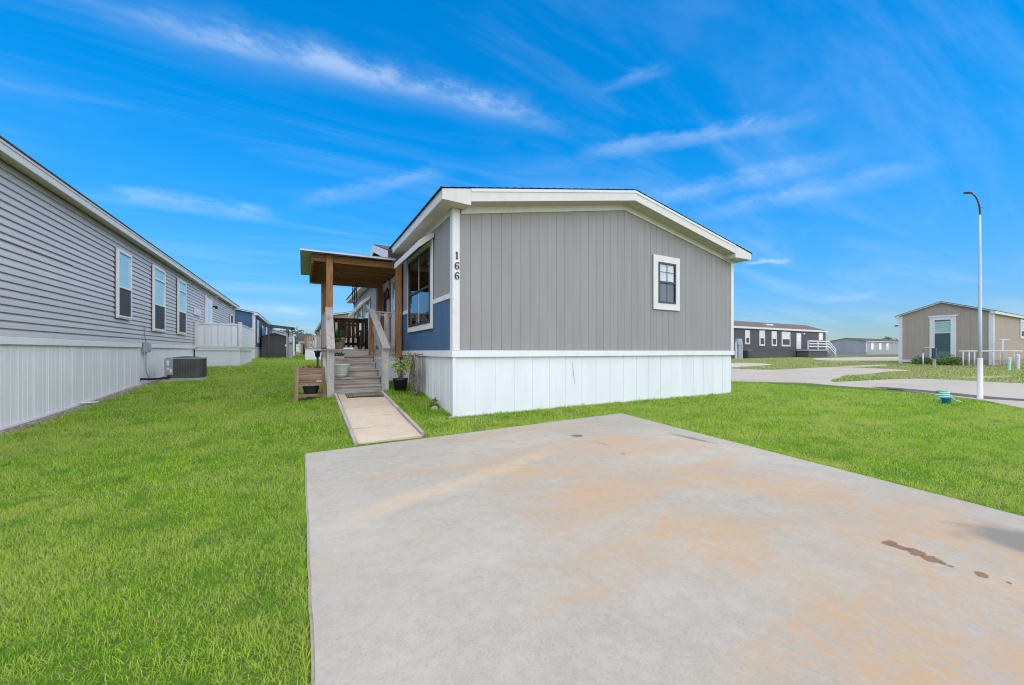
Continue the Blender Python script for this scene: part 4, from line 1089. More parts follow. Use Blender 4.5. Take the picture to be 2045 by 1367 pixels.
box('eave_fascia', LX + .228, LX + .25, LY0 - .25, LY1 + .12, 3.875, lrt(LX + .25) - .022, 'fascia_white', rf_)
box('gutter_lip', LX + .251, LX + .262, LY0 - .25, LY1 + .12, 3.985, lrt(LX + .25) - .024, 'trim_white', rf_)
box('soffit', LX + .004, LX + .226, LY0 - .25, LY1 + .12, 3.93, 3.945, 'soffit', rf_)
mb = MB(); mb.prism([(LXB, 3.93), (LX + .2, 3.93), (LXR, lrt(LXR) - .08)], 'y', LY1 + .021, LY1 + .05); mb.build('gable_trim', 'lap', lh)
ls_ = MB(); ls_.box(LXB, LX - .012, LY0, LY1, -.1, 1.25); ls_ = ls_.build('skirting', 'skirt', lh)
skirting(ls_, '+x', LX - .012, LY0, 19.62, lambda u: G(LX, u) + .012, 1.25, .40, ribs=3, rib=.009)
for u in np.arange(LY0, 19.5, 1.6):
    hexa('bottom_track', '+x', LX - .012, u, u + 1.597, .0145, .03, G(LX, u) + .0, G(LX, u + 1.6) + .0, G(LX, u) + .048, G(LX, u + 1.6) + .048, 'skirt', ls_)
box('skirting_cap', LX - .01, LX + .04, LY0, 13.85, 1.25, 1.368, 'skirt', lh, .008)
box('skirting_cap', LX - .01, LX + .04, 14.25, LY1, 1.25, 1.368, 'skirt', lh, .008)
skirting(ls_, '+x', LX - .012, 24.2, LY1, lambda u: G(LX, u), 1.25, .40, ribs=3, rib=.009)
LWc = LX + .022
window(lh, '+x', LWc, 12.19, 13.05, 1.93, 3.56, .03, 'window_white', 'window_white', rails=(2.67,), lites=['screen', 'blind_teal'], fw=.04, glass='glass_soft')
window(lh, '+x', LWc, 14.65, 15.74, 1.74, 3.66, .03, 'window_white', 'window_white', rails=(2.53, 3.28), lites=['screen', 'blind_teal', 'blind_teal'], fw=.05, glass='glass_soft')
window(lh, '+x', LWc, 17.14, 18.20, 1.75, 3.68, .03, 'window_white', 'window_white', rails=(2.55, 3.29), lites=['screen', 'blind_teal', 'blind_teal'], fw=.05, glass='glass_soft')
window(lh, '+x', LWc, 28.1, 29.1, 2.3, 3.4, .03, 'window_white', 'window_white', rails=(2.85,), lites=['screen', 'screen'], fw=.05)
d_ = FB('door', '+x', LWc, 21.55, 22.7, 0, .04, 1.40, 3.58, 'trim_white', lh)
FB('door_casing', '+x', LWc, 21.45, 21.55, 0, .06, 1.40, 3.65, 'trim_white', d_); FB('door_casing', '+x', LWc, 22.7, 22.8, 0, .06, 1.40, 3.65, 'trim_white', d_)
FB('pane', '+x', LWc, 21.85, 22.4, .041, .046, 2.5, 3.3, 'glass', d_)
vt = FB('vent', '+x', LWc, 19.55, 20.5, 0, .05, 2.62, 2.86, 'trim_white', lh)
for k in range(4): FB('louver', '+x', LWc, 19.6, 20.45, .05, .062, 2.65 + k * .05, 2.675 + k * .05, 'window_white', vt)
mb = MB(); mb.box(LX, LX + .16, 23.2, 23.32, 3.28, 3.36); mb.lathe([(.03, 3.2), (.06, 3.24), (.06, 3.3), (.02, 3.34)], LX + .16, 23.26, 8); mb.build('wall_lamp', 'black_metal', lh)
mb = MB(); mb.box(LX + .02, LX + .18, 23.6, 23.75, 3.83, 3.925); mb.build('floodlight', 'trim_white', lh)

# electric disconnect, conduit
eb = thing('disconnect_box', 'gray electric box with cable on the skirting above the air conditioner', 'electric box', (LX + .07, 14.05, 1.2))
box('box_body', LX + .022, LX + .13, 13.93, 14.17, 1.12, 1.40, 'elec_gray', eb, .008)
box('cover', LX + .132, LX + .145, 13.945, 14.155, 1.15, 1.38, 'elec_gray', eb, .004)
tube('cable', [(LX + .06, 14.05, 1.40), (LX + .04, 14.05, 1.62), (LX + .03, 14.08, 1.80), (LX + .02, 14.1, 1.85)], .012, 'conduit', eb, 6)
tube('conduit', [(LX + .08, 14.0, 1.12), (LX + .08, 13.98, .80), (LX + .09, 13.98, .58), (LX + .12, 14.05, .42), (LX + .2, 14.15, .36), (LX + .32, 14.22, .40), (LX + .45, 14.30, .48)], .016, 'conduit', eb, 7)
# air conditioner
AX0, AX1, AY0, AY1 = -3.44, -2.60, 14.30, 15.10
az = .33
pad = MB(); pad.box(AX0 - .12, AX1 + .05, AY0 - .1, AY1 + .1, G(-3, 14.6) - .15, az); tag(pad.build('equipment_pad', 'slab'), 'low concrete pad under the air conditioner', 'pad')
ac = thing('air_conditioner', 'gray air conditioner unit with dark louvered sides beside the left home', 'air conditioner', (-3.0, 14.7, az))
def rrect(x0, x1, y0, y1, r, k=5):
    P = []
    for cx, cy, a0 in ((x1 - r, y0 + r, -90), (x1 - r, y1 - r, 0), (x0 + r, y1 - r, 90), (x0 + r, y0 + r, 180)):
        for i in range(k + 1):
            a = R(a0 + 90 * i / k); P.append((cx + r * math.cos(a), cy + r * math.sin(a)))
    return P
def rprism(name, x0, x1, y0, y1, r, z0, z1, mat, parent):
    mb = MB(); mb.prism(rrect(x0, x1, y0, y1, r), 'z', z0, z1); return mb.build(name, mat, parent)
rprism('base_pan', AX0, AX1, AY0, AY1, .14, az + .002, az + .045, 'ac_gray', ac)
rprism('coil_core', AX0 + .02, AX1 - .02, AY0 + .02, AY1 - .02, .13, az + .046, az + .60, 'ac_dark', ac)
fin = MB()
for k in range(20):
    z_ = az + .058 + k * .027; fin.prism(rrect(AX0 + .004, AX1 - .004, AY0 + .004, AY1 - .004, .14), 'z', z_, z_ + .013)
fin.build('louvers', 'ac_fin', ac)
rb = MB()
for k in range(9):
    x = AX0 + .22 + k * .06; rb.box(x, x + .006, AY0 - .001, AY0 + .006, az + .05, az + .60)
for k in range(9):
    y = AY0 + .16 + k * .06; rb.box(AX1 - .006, AX1 + .001, y, y + .006, az + .05, az + .60)
rb.build('guard_wires', 'ac_dark', ac)
tp = rprism('top_cover', AX0 - .004, AX1 + .004, AY0 - .004, AY1 + .004, .14, az + .60, az + .635, 'ac_gray', ac)
gr = MB()
for k in range(7):
    r_ = .06 + k * .042; gr.tube([(-3.02 + r_ * math.cos(a), 14.7 + r_ * math.sin(a), az + .665 - .02 * (k / 6)) for a in np.linspace(0, 2 * math.pi, 25)], .006, 4, False)
for k in range(8):
    a = k * math.pi / 4; gr.tube([(-3.02, 14.7, az + .668), (-3.02 + .33 * math.cos(a), 14.7 + .33 * math.sin(a), az + .645)], .006, 4)
gr.build('fan_grille', 'black_metal', ac)
mb = MB(); mb.lathe([(.11, az + .636), (.11, az + .66), (.06, az + .672)], -3.02, 14.7, 12); mb.build('fan_hub', 'black_metal', ac)
sp = box('service_panel', AX0 - .002, AX0 + .185, AY0 - .014, AY0 + .02, az + .14, az + .598, 'ac_gray', ac, .006)
box('label', AX0 + .05, AX0 + .10, AY0 - .0165, AY0 - .0142, az + .42, az + .56, 'sticker', sp); box('label', AX0 + .05, AX0 + .10, AY0 - .0165, AY0 - .0142, az + .30, az + .345, 'sticker', sp); box('label', AX0 + .115, AX0 + .17, AY0 - .0165, AY0 - .0142, az + .22, az + .32, 'blind', sp)
tube('refrigerant_line', [(LX + .01, 13.85, .40), (LX + .15, 14.0, .385), (LX + .35, 14.12, .39), (AX0 + .05, 14.27, .40), (AX0 + .1, AY0 + .01, .41)], .03, 'copper_wrap', ac, 8)
# white drain pipe end and pebbles along the skirting
tag(tube('drain_pipe', [(LX + .02, 10.6, G(LX, 10.6) + .06), (LX + .12, 10.66, G(LX, 10.7) + .05), (LX + .24, 10.72, G(LX, 10.9) + .04)], .014, 'trim_white', None), 'short white drain pipe sticking out of the left skirting', 'pipe')
mb = MB(); rg = random.Random(5)
for _ in range(1500):
    y = rg.uniform(6.5, 16.5); x = LX + .02 + abs(rg.gauss(0, .09)) + rg.random() * .05; r_ = rg.uniform(.007, .026); zc = G(x, y) + .006
    a = rg.random() * 6.28
    mb.add([(x + r_ * math.cos(a + k * 1.571) * rg.uniform(.7, 1.2), y + r_ * math.sin(a + k * 1.571) * rg.uniform(.7, 1.2), zc) for k in range(4)] + [(x, y, zc + r_ * .7), (x, y, zc - r_)], [(0,1,4),(1,2,4),(2,3,4),(3,0,4),(0,1,5),(1,2,5),(2,3,5),(3,0,5)])
o = mb.build('pebbles', 'stone'); tag(o, 'strip of pebbles along the left skirting', 'pebbles', kind='stuff')
bed = [(LX - .05, 5.5), (LX + .20, 5.5), (LX + .24, 8), (LX + .21, 10), (LX + .26, 12), (LX + .2, 14), (LX + .3, 15.5), (LX - .05, 16.6)]
M['dirt'] = plain('dirt', (.19, .155, .115, 1), .95, .35, 9, 0, (1, 1, 1), .8, 70)
tag(sheet('dirt_bed', bed, 'dirt', .012, .3), 'bare dirt strip along the left skirting')

# white vinyl deck on the left home
DX0, DX1, DY0, DY1, DD = LX + .035, -2.30, 19.66, 24.0, 1.30
vd = thing('vinyl_deck', 'white vinyl plank deck with solid railing on the left home', 'deck', (-3.1, 21.5, .5))
box('floor', DX0, DX1, DY0, DY1, DD - .04, DD, 'trim_white', vd)
def picket(face, c, u0, u1):
    n = round((u1 - u0) / .235); p = (u1 - u0) / n
    for i in range(n):
        FB('plank', face, c, u0 + i * p + .008, u0 + (i + 1) * p - .008, 0, .035, DD + .09, 2.235, 'skirt', vd, .006)
        FB('plank_joint', face, c, u0 + i * p - .02 + (.028 if i == 0 else 0), u0 + i * p + .006, .01, .045, DD + .16, 2.18, 'trim_white', vd, .004)
    FB('top_rail', face, c, u0, u1, -.02, .055, 2.237, 2.30, 'trim_white', vd, .006); FB('bottom_rail', face, c, u0, u1, -.02, .055, DD + .03, DD + .088, 'trim_white', vd, .006)
picket('-y', DY0, DX0 + .10, DX1 - .08); picket('+x', DX1, DY0 + .08, DY1)
for x, y in ((DX0 + .05, DY0), (DX1 - .0, DY0), (DX1, DY1)):
    p_ = box('post', x - .06, x + .06, y - .06, y + .06, DD, 2.33, 'trim_white', vd, .006)
    box('post_cap', x - .075, x + .075, y - .075, y + .075, 2.332, 2.365, 'trim_white', p_, .01)
sb = box('skirting_base', DX0, DX1 - .02, DY0 + .02, DY1, .3, DD - .05, 'skirt', vd)
skirting(sb, '-y', DY0 + .02, DX0, DX1, lambda u: G(u, DY0) - .02, DD - .12, .77, ribs=1, rib=.008)
skirting(sb, '+x', DX1 - .02, DY0 + .03, DY1, lambda u: G(DX1, u) - .02, DD - .12, .7, ribs=1, rib=.008)
FB('skirting_cap', '-y', DY0 + .02, DX0, DX1, .014, .05, DD - .118, DD - .041, 'trim_white', vd); FB('skirting_cap', '+x', DX1 - .02, DY0 + .06, DY1, .014, .05, DD - .118, DD - .041, 'trim_white', vd)

# ------------------------------------------------------------------ a simple home: walls, skirting, gable roof, windows
def simple_home(name, label, x0, x1, y0, y1, zb, zs, ze, ridge_axis, mats, faces, slope=.19, over=.22, group=None, pitch=.41, wins=(), roof_mat='shingle', trim='trim_white', eave_mat='fascia_white'):
    """ridge_axis 'x' or 'y'; faces = the walls that get boards"""
    t = thing(name, label, 'house', ((x0 + x1) / 2, (y0 + y1) / 2, zb), group)
    wm, sm = mats
    if ridge_axis == 'y':
        xr = (x0 + x1) / 2; zr = ze + (x1 - x0) / 2 * slope
        w = prism('wall', [(x0, zs), (x1, zs), (x1, ze), (xr, zr), (x0, ze)], 'y', y0, y1, wm, t)
        top = lambda f: (lambda u: zr - abs(u - xr) * slope) if f in '-y+y' else (lambda u: ze)
    else:
        yr = (y0 + y1) / 2; zr = ze + (y1 - y0) / 2 * slope
        w = prism('wall', [(y0, zs), (y1, zs), (y1, ze), (yr, zr), (y0, ze)], 'x', x0, x1, wm, t)
        top = lambda f: (lambda u: zr - abs(u - yr) * slope) if f in '-x+x' else (lambda u: ze)
    for f in faces:
        u0, u1 = (x0, x1) if 'y' in f else (y0, y1); c = {'-y': y0, '+y': y1, '-x': x0, '+x': x1}[f]
        mid = (u0 + u1) / 2 if (('y' in f) == (ridge_axis == 'y')) else None
        boards(w, f, c, u0, u1, zs, top(f), wm, pitch, .004, .02, split=mid)
        k = MB(); 
        o = FB('skirting', f, c, u0, u1, 0, .015, zb - .1, zs - .06, sm, t)
        FB('skirting_cap', f, c, u0 - .02, u1 + .02, 0, .045, zs - .06, zs + .02, sm if sm != 'skirt' else 'trim_white', t)
    r = MB(); sh = MB()
    if ridge_axis == 'y':
        for s in (-1, 1):
            e = xr + s * ((x1 - x0) / 2 + over); zq = ze - over * slope
            r.prism([(xr, zr + .06), (e, zq + .06), (e, zq - .10), (e - s * over, zq - .10), (e - s * over, ze), (xr, zr)], 'y', y0 - over, y1 + over)
            sh.prism([(xr, zr + .085), (e + s * .02, zq + .082), (e + s * .02, zq + .062), (xr, zr + .062)], 'y', y0 - over - .02, y1 + over + .02)
    else:
        for s in (-1, 1):
            e = yr + s * ((y1 - y0) / 2 + over); zq = ze - over * slope
            r.prism([(yr, zr + .06), (e, zq + .06), (e, zq - .10), (e - s * over, zq - .10), (e - s * over, ze), (yr, zr)], 'x', x0 - over, x1 + over)
            sh.prism([(yr, zr + .085), (e + s * .02, zq + .082), (e + s * .02, zq + .062), (yr, zr + .062)], 'x', x0 - over - .02, x1 + over + .02)
    ro = r.build('roof', eave_mat, t); sh.build('shingles', roof_mat, ro)
    for cx, cy in ((x0, y0), (x1, y0), (x0, y1), (x1, y1)):
        if trim: box('corner_trim', cx - .06 if cx == x0 else cx - .10, cx + .10 if cx == x0 else cx + .06, cy - .06 if cy == y0 else cy - .10, cy + .10 if cy == y0 else cy + .06, zs + .022, ze - .02, trim, t)
    return t

# blue home behind
bh = simple_home('manufactured_home', 'navy blue home with white corner trim behind the left home', -9.4, -2.94, 32, 50, .55, 1.43, 3.80, 'y', ('siding_blue', 'skirt'), ('-y', '+x'))
for y0 in (33.6, 37.2, 41.0): window(bh, '+x', -2.92, y0, y0 + 1.1, 1.75, 3.45, .12, 'trim_white', 'window_white', rails=(2.6,), lites=['curtain', 'curtain'])
# patio cover on dark posts
pc = thing('patio_cover', 'flat dark metal patio cover on a thin post by the blue home', 'patio cover', (-1.6, 36, .6))
mesh('cover_sheet', [(-2.72, 34.2, 3.20), (-.55, 34.2, 2.97), (-.55, 38, 2.97), (-2.72, 38, 3.20), (-2.72, 34.2, 3.24), (-.55, 34.2, 3.01), (-.55, 38, 3.01), (-2.72, 38, 3.24)], HEX, 'metal_dark', pc)
bar('beam', (-.78, 34.2, 2.90), (-.78, 38, 2.90), .06, .12, 'metal_dark', pc); bar('beam', (-2.6, 34.28, 3.12), (-.75, 34.28, 2.92), .06, .10, 'metal_dark', pc)
for x, y in ((-1.06, 34.32), (-1.06, 37.8), (-2.22, 34.32)): box('post', x - .05, x + .05, y - .05, y + .05, .5, 2.92 if x > -2 else 3.02, 'metal_dark', pc)
# meter pedestal
mp_ = thing('meter_pedestal', 'gray utility meter pedestal on the lawn in front of the dark shed', 'utility meter', (-.96, 33.2, .57))
box('post', -1.06, -.97, 33.2, 33.29, .5, 2.5, 'elec_gray', mp_, .01); box('cabinet', -.93, -.62, 33.22, 33.42, .5, 2.2, 'elec_gray', mp_, .02)
mb = MB(); mb.lathe([(.10, 1.75), (.12, 1.78), (.12, 1.92), (.05, 1.97)], -.78, 33.12, 12); mb.build('meter', 'galv', mp_)
box('label', -1.13, -1.02, 33.185, 33.195, 1.52, 1.66, 'sticker', mp_)
# dark shed
shd = thing('garden_shed', 'dark gray ribbed metal shed with low gable roof', 'shed', (-1.9, 36.5, .64))
SX0, SX1, SY0, SY1 = -2.78, -1.06, 35.4, 37.6
zb = .6
prism('wall', [(SX0, zb), (SX1, zb), (SX1, 2.28), ((SX0 + SX1) / 2, 2.5), (SX0, 2.28)], 'y', SY0, SY1, 'shed_dark', shd)
n = 13; p_ = (SX1 - SX0) / n
for i in range(n): box('wall_panel', SX0 + i * p_ + .012, SX0 + (i + 1) * p_ - .012, SY0 - .02, SY0, zb, 2.26, 'shed_dark', shd)
xr = (SX0 + SX1) / 2
rmb = MB()
for s in (-1, 1):
    e = xr + s * (xr - SX0 + .08); rmb.prism([(xr, 2.60), (e, 2.31), (e, 2.26), (xr, 2.55)], 'y', SY0 - .12, SY1 + .1)
rmb.build('roof', 'metal_dark', shd)
# pale home at the back
ph_ = simple_home('manufactured_home', 'pale gray home with white roof trim far behind the shed', -5.6, -.98, 58, 72, .55, 1.2, 3.35, 'y', ('paleblue_gray', 'skirt'), ('-y', '+x'), .24)
window(ph_, '-y', 57.98, -2.4, -1.5, 1.9, 3.0, .08, 'trim_white', 'window_white', rails=(2.45,), lites=['curtain', 'curtain'])
# far tan cottage between the rows
fc = simple_home('manufactured_home', 'small brown home with dark hip roof at the end of the lawn', -.35, 1.0, 66, 74, .5, .9, 2.65, 'x', ('tan', 'taupe'), ('-y',), .3, .25)
box('door', .10, .55, 65.90, 65.97, .7, 2.2, 'interior', fc)
# taupe home behind the main one, with its deck
th = simple_home('manufactured_home', 'taupe home standing behind the porch railing', 1.60, 9.6, 29.5, 56, .55, 1.38, 3.62, 'y', ('taupe', 'skirt'), ('-y', '-x'), .19, .25, roof_mat='shingle_brown')
for y0 in (31.4, 35.5, 40.5): window(th, '-x', 1.58, y0, y0 + 1.2, 1.6, 3.3, .12, 'trim_white', 'window_white', rails=(2.4,), lites=['curtain', 'curtain'])
mb = MB(); mb.box(1.2, 1.6, 46, 46.2, 3.3, 3.4); mb.build('wall_lamp', 'black_metal', th)
td = thing('side_deck', 'small brown picket deck with white skirting on the taupe home', 'deck', (.8, 29, .55))
box('floor', .14, 1.56, 28.0, 31.0, 1.30, 1.38, 'gray_x', td); box('skirting', .16, 1.54, 28.03, 31, .45, 1.29, 'skirt', td)
box('top_rail', .12, 1.56, 27.97, 28.06, 2.12, 2.18, 'brown_x', td); box('rail', .16, 1.5, 28.0, 28.04, 1.46, 1.53, 'gray_x', td)
for i in range(9): x = .26 + i * .13; box('baluster', x, x + .075, 27.965, 27.998, 1.42, 2.11, 'gray_z', td)
for x in (.12, 1.42): box('post', x, x + .12, 27.98, 28.1, 1.38, 2.118, 'brown_z', td)
box('top_rail', .12, .21, 28.08, 31, 2.12, 2.18, 'brown_y', td)
for i in range(14): y = 28.2 + i * .2; box('baluster', .15, .18, y, y + .08, 1.42, 2.11, 'gray_z', td)

# ------------------------------------------------------------------ across the street
dh = simple_home('manufactured_home', 'long charcoal home with white windows across the street', 38.0, 59.3, 24, 28.6, .42, 1.28, 3.75, 'x', ('charcoal', 'charcoal_skirt'), ('-y', '+x', '-x'), .36, .2, roof_mat='shingle_brown', trim=None)
for u0, u1, z0, z1, rl in ((41.45, 42.35, 1.90, 3.42, 2.62), (44.15, 45.25, 1.75, 3.46, 2.62), (46.6, 47.65, 1.74, 3.44, 2.60), (57.4, 58.5, 2.55, 3.5, None)):
    window(dh, '-y', 23.975, u0, u1, z0, z1, .13, 'trim_white', 'window_white', rails=(rl,) if rl else (), lites=['screen', 'blind_teal'] if rl else ['blind'], fw=.05)
window(dh, '-y', 23.975, 48.7, 50.6, 1.72, 3.43, .13, 'trim_white', 'window_white', rails=(2.58,), vbars=(49.65,), lites=['screen', 'blind_teal'], fw=.06)
dd = FB('door', '-y', 23.975, 52.0, 53.05, 0, .05, 1.45, 3.34, 'trim_white', dh); FB('pane', '-y', 23.975, 52.25, 52.8, .051, .06, 2.1, 3.1, 'glass', dd)
box('wall_lamp', 53.4, 53.7, 23.8, 23.96, 3.22, 3.36, 'trim_white', dh)
box('eave_fascia', 37.9, 59.5, 23.78, 23.799, 3.62, 3.79, 'trim_white', dh)
box('skylight', 47.6, 49.0, 25.0, 25.5, 4.2, 4.36, 'trim_white', dh)
dp_ = thing('entry_stairs', 'gray wooden entry landing with white rails at the charcoal home', 'stairs', (54.5, 23.2, .42))
box('platform', 51.9, 56.7, 22.6, 23.93, 1.18, 1.38, 'paleblue_gray', dp_); box('base', 52.0, 56.6, 22.7, 23.92, .3, 1.17, 'charcoal_skirt', dp_)
for z_ in (1.72, 2.05, 2.36): box('rail', 51.9, 56.75, 22.58, 22.66, z_ - .07, z_ + .07, 'trim_white', dp_)
for x in (51.95, 54.3, 56.65): box('post', x - .06, x + .06, 22.665, 22.77, 1.38, 2.43, 'trim_white', dp_)
for dz in (0, .34, .66): bar('stair_rail', (56.75, 22.62, 1.72 + dz), (58.5, 22.62, .72 + dz), .08, .13, 'trim_white', dp_)
box('post', 58.4, 58.52, 22.56, 22.68, .4, 1.45, 'trim_white', dp_)
for k in range(4): box('tread', 56.72 + k * .4, 57.14 + k * .4, 22.7, 23.7, 1.0 - k * .2, 1.06 - k * .2, 'paleblue_gray', dp_)
# its meter
mt = thing('meter_pedestal', 'pale gray utility meters on posts in front of the charcoal home', 'utility meter', (37, 22, .4))
for x in (36.5, 37.45): box('post', x - .06, x + .06, 21.9, 22.02, .35, 2.0, 'post_white', mt)
box('cabinet', 36.8, 37.15, 21.85, 22.1, .35, 1.75, 'elec_gray', mt, .02); box('meter_box', 36.65, 37.3, 21.8, 22.1, 1.76, 2.35, 'elec_gray', mt, .02)
ac2 = thing('air_conditioner', 'small dark air conditioner against the charcoal home', 'air conditioner', (40.6, 23.4, .42))
rprism('cabinet', 40.2, 41.1, 22.9, 23.75, .12, .42, 1.25, 'ac_dark', ac2); rprism('top_cover', 40.19, 41.11, 22.89, 23.76, .12, 1.251, 1.30, 'ac_gray', ac2)
# tan home with its gable end to us
tn = simple_home('manufactured_home', 'tan single-wide home with tall green-glazed window in its gable end', 37.0, 58, 6.5, 10.6, .25, .62, 3.62, 'x', ('tan', 'taupe'), ('-x', '-y'), .36, .2, trim=None)
for y in (10.55, 6.5): box('corner_trim', 36.93, 37.08, y - .10, y + .09, .3, 3.6, 'trim_white', tn)
box('corner_trim', 37.10, 37.28, 6.42, 6.478, .25, 3.6, 'trim_white', tn)
tw = window(tn, '-x', 36.978, 7.92, 9.12, .50, 3.46, .19, 'trim_white', 'window_white', rails=(2.36, 3.08), lites=['teal_glass', 'blind_teal', 'metal_dark'], fw=.05)
FB('header', '-x', 36.978, 7.85, 9.19, .046, .075, 3.42, 3.52, 'trim_white', tw)
window(tn, '-y', 6.478, 44.1, 45.6, 2.05, 3.40, .14, 'trim_white', 'window_white', rails=(2.6,), lites=['screen', 'blind'])
box('floodlight', 37.1, 37.25, 10.60, 10.9, 2.92, 3.0, 'black_metal', tn)
box('base_trim', 36.94, 36.975, 9.0, 10.5, .40, .58, 'trim_white', tn)
# shrubs in front of it
def shrub(cx, cy, rx, ry, h, label, mat='leaf_dark', n=900, size=.12):
    t = thing('shrub', label, 'shrub', (cx, cy, G(cx, cy)))
    P_ = []
    for _ in range(n):
        v = Vector((random.gauss(0, 1), random.gauss(0, 1), random.gauss(0, 1))).normalized() * random.random() ** .35
        P_.append((cx + v.x * rx, cy + v.y * ry, G(cx, cy) + abs(v.z) * h * random.uniform(.6, 1.1)))
    leaves(t, P_, size, mat)
    mb = MB()
    for _ in range(6):
        a = random.uniform(0, 6.28); mb.tube([(cx, cy, G(cx, cy) - .05), (cx + rx * .5 * math.cos(a), cy + ry * .5 * math.sin(a), G(cx, cy) + h * .6)], [.02, .008], 5)
    mb.build('stem', 'bark', t); return t
shrub(36.1, 9.25, .55, .55, .62, 'low green bush left of the tall window of the tan home', 'leaf', 800)
shrub(36.2, 8.05, .6, .75, .70, 'wider green bush under the tall window of the tan home', 'leaf', 1200)
# bent pipe with mailbox
hp = thing('pipe_hoop', 'bent white pipe hoop carrying a dark box before the tan home', 'pipe hoop', (33.6, 8.3, .22))
A_ = Vector((34.3, 8.75, .2)); B_ = Vector((33.0, 7.95, .2)); P_ = []
for k in range(13):
    t = k / 12; q = A_.lerp(B_, t); e = abs(t - .5) * 2; q.z = 1.36 if e < .8 else 1.36 - .28 * ((e - .8) / .2) ** 2; P_.append(q)
tube('pipe', [A_] + [A_ + Vector((0, 0, .9))] + P_ + [B_ + Vector((0, 0, .9)), B_], .032, 'post_white', hp, 8)
box('control_box', 32.9, 33.1, 7.86, 8.04, .72, 1.34, 'metal_dark', hp, .02); box('wood_post', 32.94, 33.06, 7.9, 8.0, .1, .718, 'pot_beige', hp)
# low pipe railing
rl = thing('pipe_railing', 'low white pipe railing in front of the tan home', 'railing', (35.8, 6.4, .22))
Pa = Vector((33.9, 7.0, 1.16)); Pb = Vector((38.0, 5.5, 1.16)); tube('top_rail', [Pa - Vector((.25, -.1, 0)), Pb], .035, 'trim_white', rl, 8)
for t in (0, .10, .19, .27, .50, .62, .72, .86):
    q = Pa.lerp(Pb, t); tube('post', [(q.x, q.y, G(q.x, q.y) - .05), (q.x, q.y, 1.13)], .026 if t < .3 else .018, 'trim_white', rl, 8)
tube('upper_rail', [(36.6, 6.15, 1.85), (37.6, 5.9, 1.83)], .03, 'trim_white', rl, 6); tube('post', [(36.95, 6.06, .2), (36.95, 6.06, 1.83)], .035, 'trim_white', rl, 6)
# utility stand pipes
for (x, y, h, lab, mt_) in ((32.75, 5.15, .60, 'short green and white utility riser left of its twin', 'hose_mint'), (33.3, 4.95, .75, 'taller white utility riser right of its twin', 'trim_white')):
    u = thing('utility_riser', lab, 'utility riser', (x, y, G(x, y)), 'utility risers by the tan home'); g0 = G(x, y)
    mb = MB(); mb.lathe([(.06, g0 - .05), (.068, g0 + h * .8), (.08, g0 + h * .82), (.08, g0 + h)], x, y, 10); mb.build('pipe', mt_, u); mb = MB(); mb.lathe([(.084, g0 + h), (.084, g0 + h + .04), (.03, g0 + h + .06)], x, y, 10); mb.build('cap', 'trim_white', u)
mt2 = thing('meter_pedestal', 'gray meter box on a white post at the right edge near the tan home', 'utility meter', (35.6, 4.9, .2))
box('post', 35.5, 35.66, 4.85, 4.99, .15, 1.25, 'post_white', mt2); box('meter_box', 35.4, 35.76, 4.78, 5.06, 1.252, 1.75, 'elec_gray', mt2, .02); box('cabinet', 35.85, 36.4, 4.2, 4.72, .15, 2.1, 'metal_dark', mt2, .03)

# street lamp
lm = thing('street_lamp', 'tall white street lamp with curved bronze arm at the street edge', 'street lamp', (14.23, 2.67, 0))
mb = MB(); mb.lathe([(.075, -.05), (.075, .012), (.050, .022), (.047, .97), (.040, .985)], 14.23, 2.67, 20); mb.build('base_sleeve', 'trim_white', lm, True)
mb = MB(); mb.lathe([(.037, .95), (.032, 2.0), (.022, 3.6), (.017, 4.42)], 14.23, 2.67, 16); mb.build('pole', 'post_white', lm, True)
hd_ = Vector((-.877, .48, 0))
base_ = Vector((14.23, 2.67, 4.40)); P_ = [base_ + Vector((0, 0, .02))]
for t in np.linspace(0, 1, 8): P_.append(base_ + hd_ * (.20 * t * t) + Vector((0, 0, .05 + .48 * math.sin(t * 1.25) / math.sin(1.25))))
tube('arm', P_, [.020] + [.018 - .006 * i / 8 for i in range(8)], 'bronze', lm, 10)
tip = P_[-1]
hm = MB(); side = Vector((.48, .877, 0)); rings = []
for t, w, h in ((-.02, .018, .014), (.03, .04, .024), (.09, .055, .028), (.15, .045, .022), (.185, .016, .012)):
    c_ = tip + hd_ * t + Vector((0, 0, .015 + .02 * t)); rings.append([c_ + side * w * math.cos(a) + Vector((0, 0, h * math.sin(a))) for a in np.linspace(0, 2 * math.pi, 10, endpoint=False)])
V = [v for r in rings for v in r]; F = [(i*10+k, i*10+(k+1)%10, (i+1)*10+(k+1)%10, (i+1)*10+k) for i in range(4) for k in range(10)] + [tuple(range(10)), tuple(40 + k for k in range(10))]
mesh('lamp_head', V, F, 'bronze', lm, True)
tube('photocell', [tuple(base_ + Vector((0, 0, .18))), tuple(base_ + Vector((.05, -.03, .19)))], .012, 'bronze', lm, 6)
box('hatch', 14.215, 14.245, 2.6185, 2.6225, .35, .39, 'elec_gray', lm)

# blue bucket and green hose coil on the lawn
bk = thing('bucket', 'small blue plastic bucket on the lawn near the street lamp', 'bucket', (12.3, 2.78, -.01))
mb = MB(); mb.lathe([(.062, -.02), (.072, .13), (.078, .13), (.078, .145), (.066, .145), (.058, .03)], 12.30, 2.78, 18); mb.build('body', 'bin_blue', bk, True)
hm = MB(); P_ = []
for k in range(70):
    a = k / 70 * 2 * math.pi * 5; r_ = .10 + .015 * math.sin(k * .7)
    P_.append((12.42 + r_ * math.cos(a) * .9 - r_ * math.sin(a) * .3, 2.86 + r_ * math.sin(a) * .8 + r_ * math.cos(a) * -.3, .05 + k / 70 * .20))
P_ += [(12.56, 2.76, .14), (12.66, 2.72, .06), (12.8, 2.68, .035)]
hm.tube(P_, .013, 7)
hc = thing('hose_coil', 'mint green garden hose coiled on the lawn by the blue bucket', 'hose', (12.42, 2.86, 0)); hm.build('hose', 'hose_mint', hc, True)
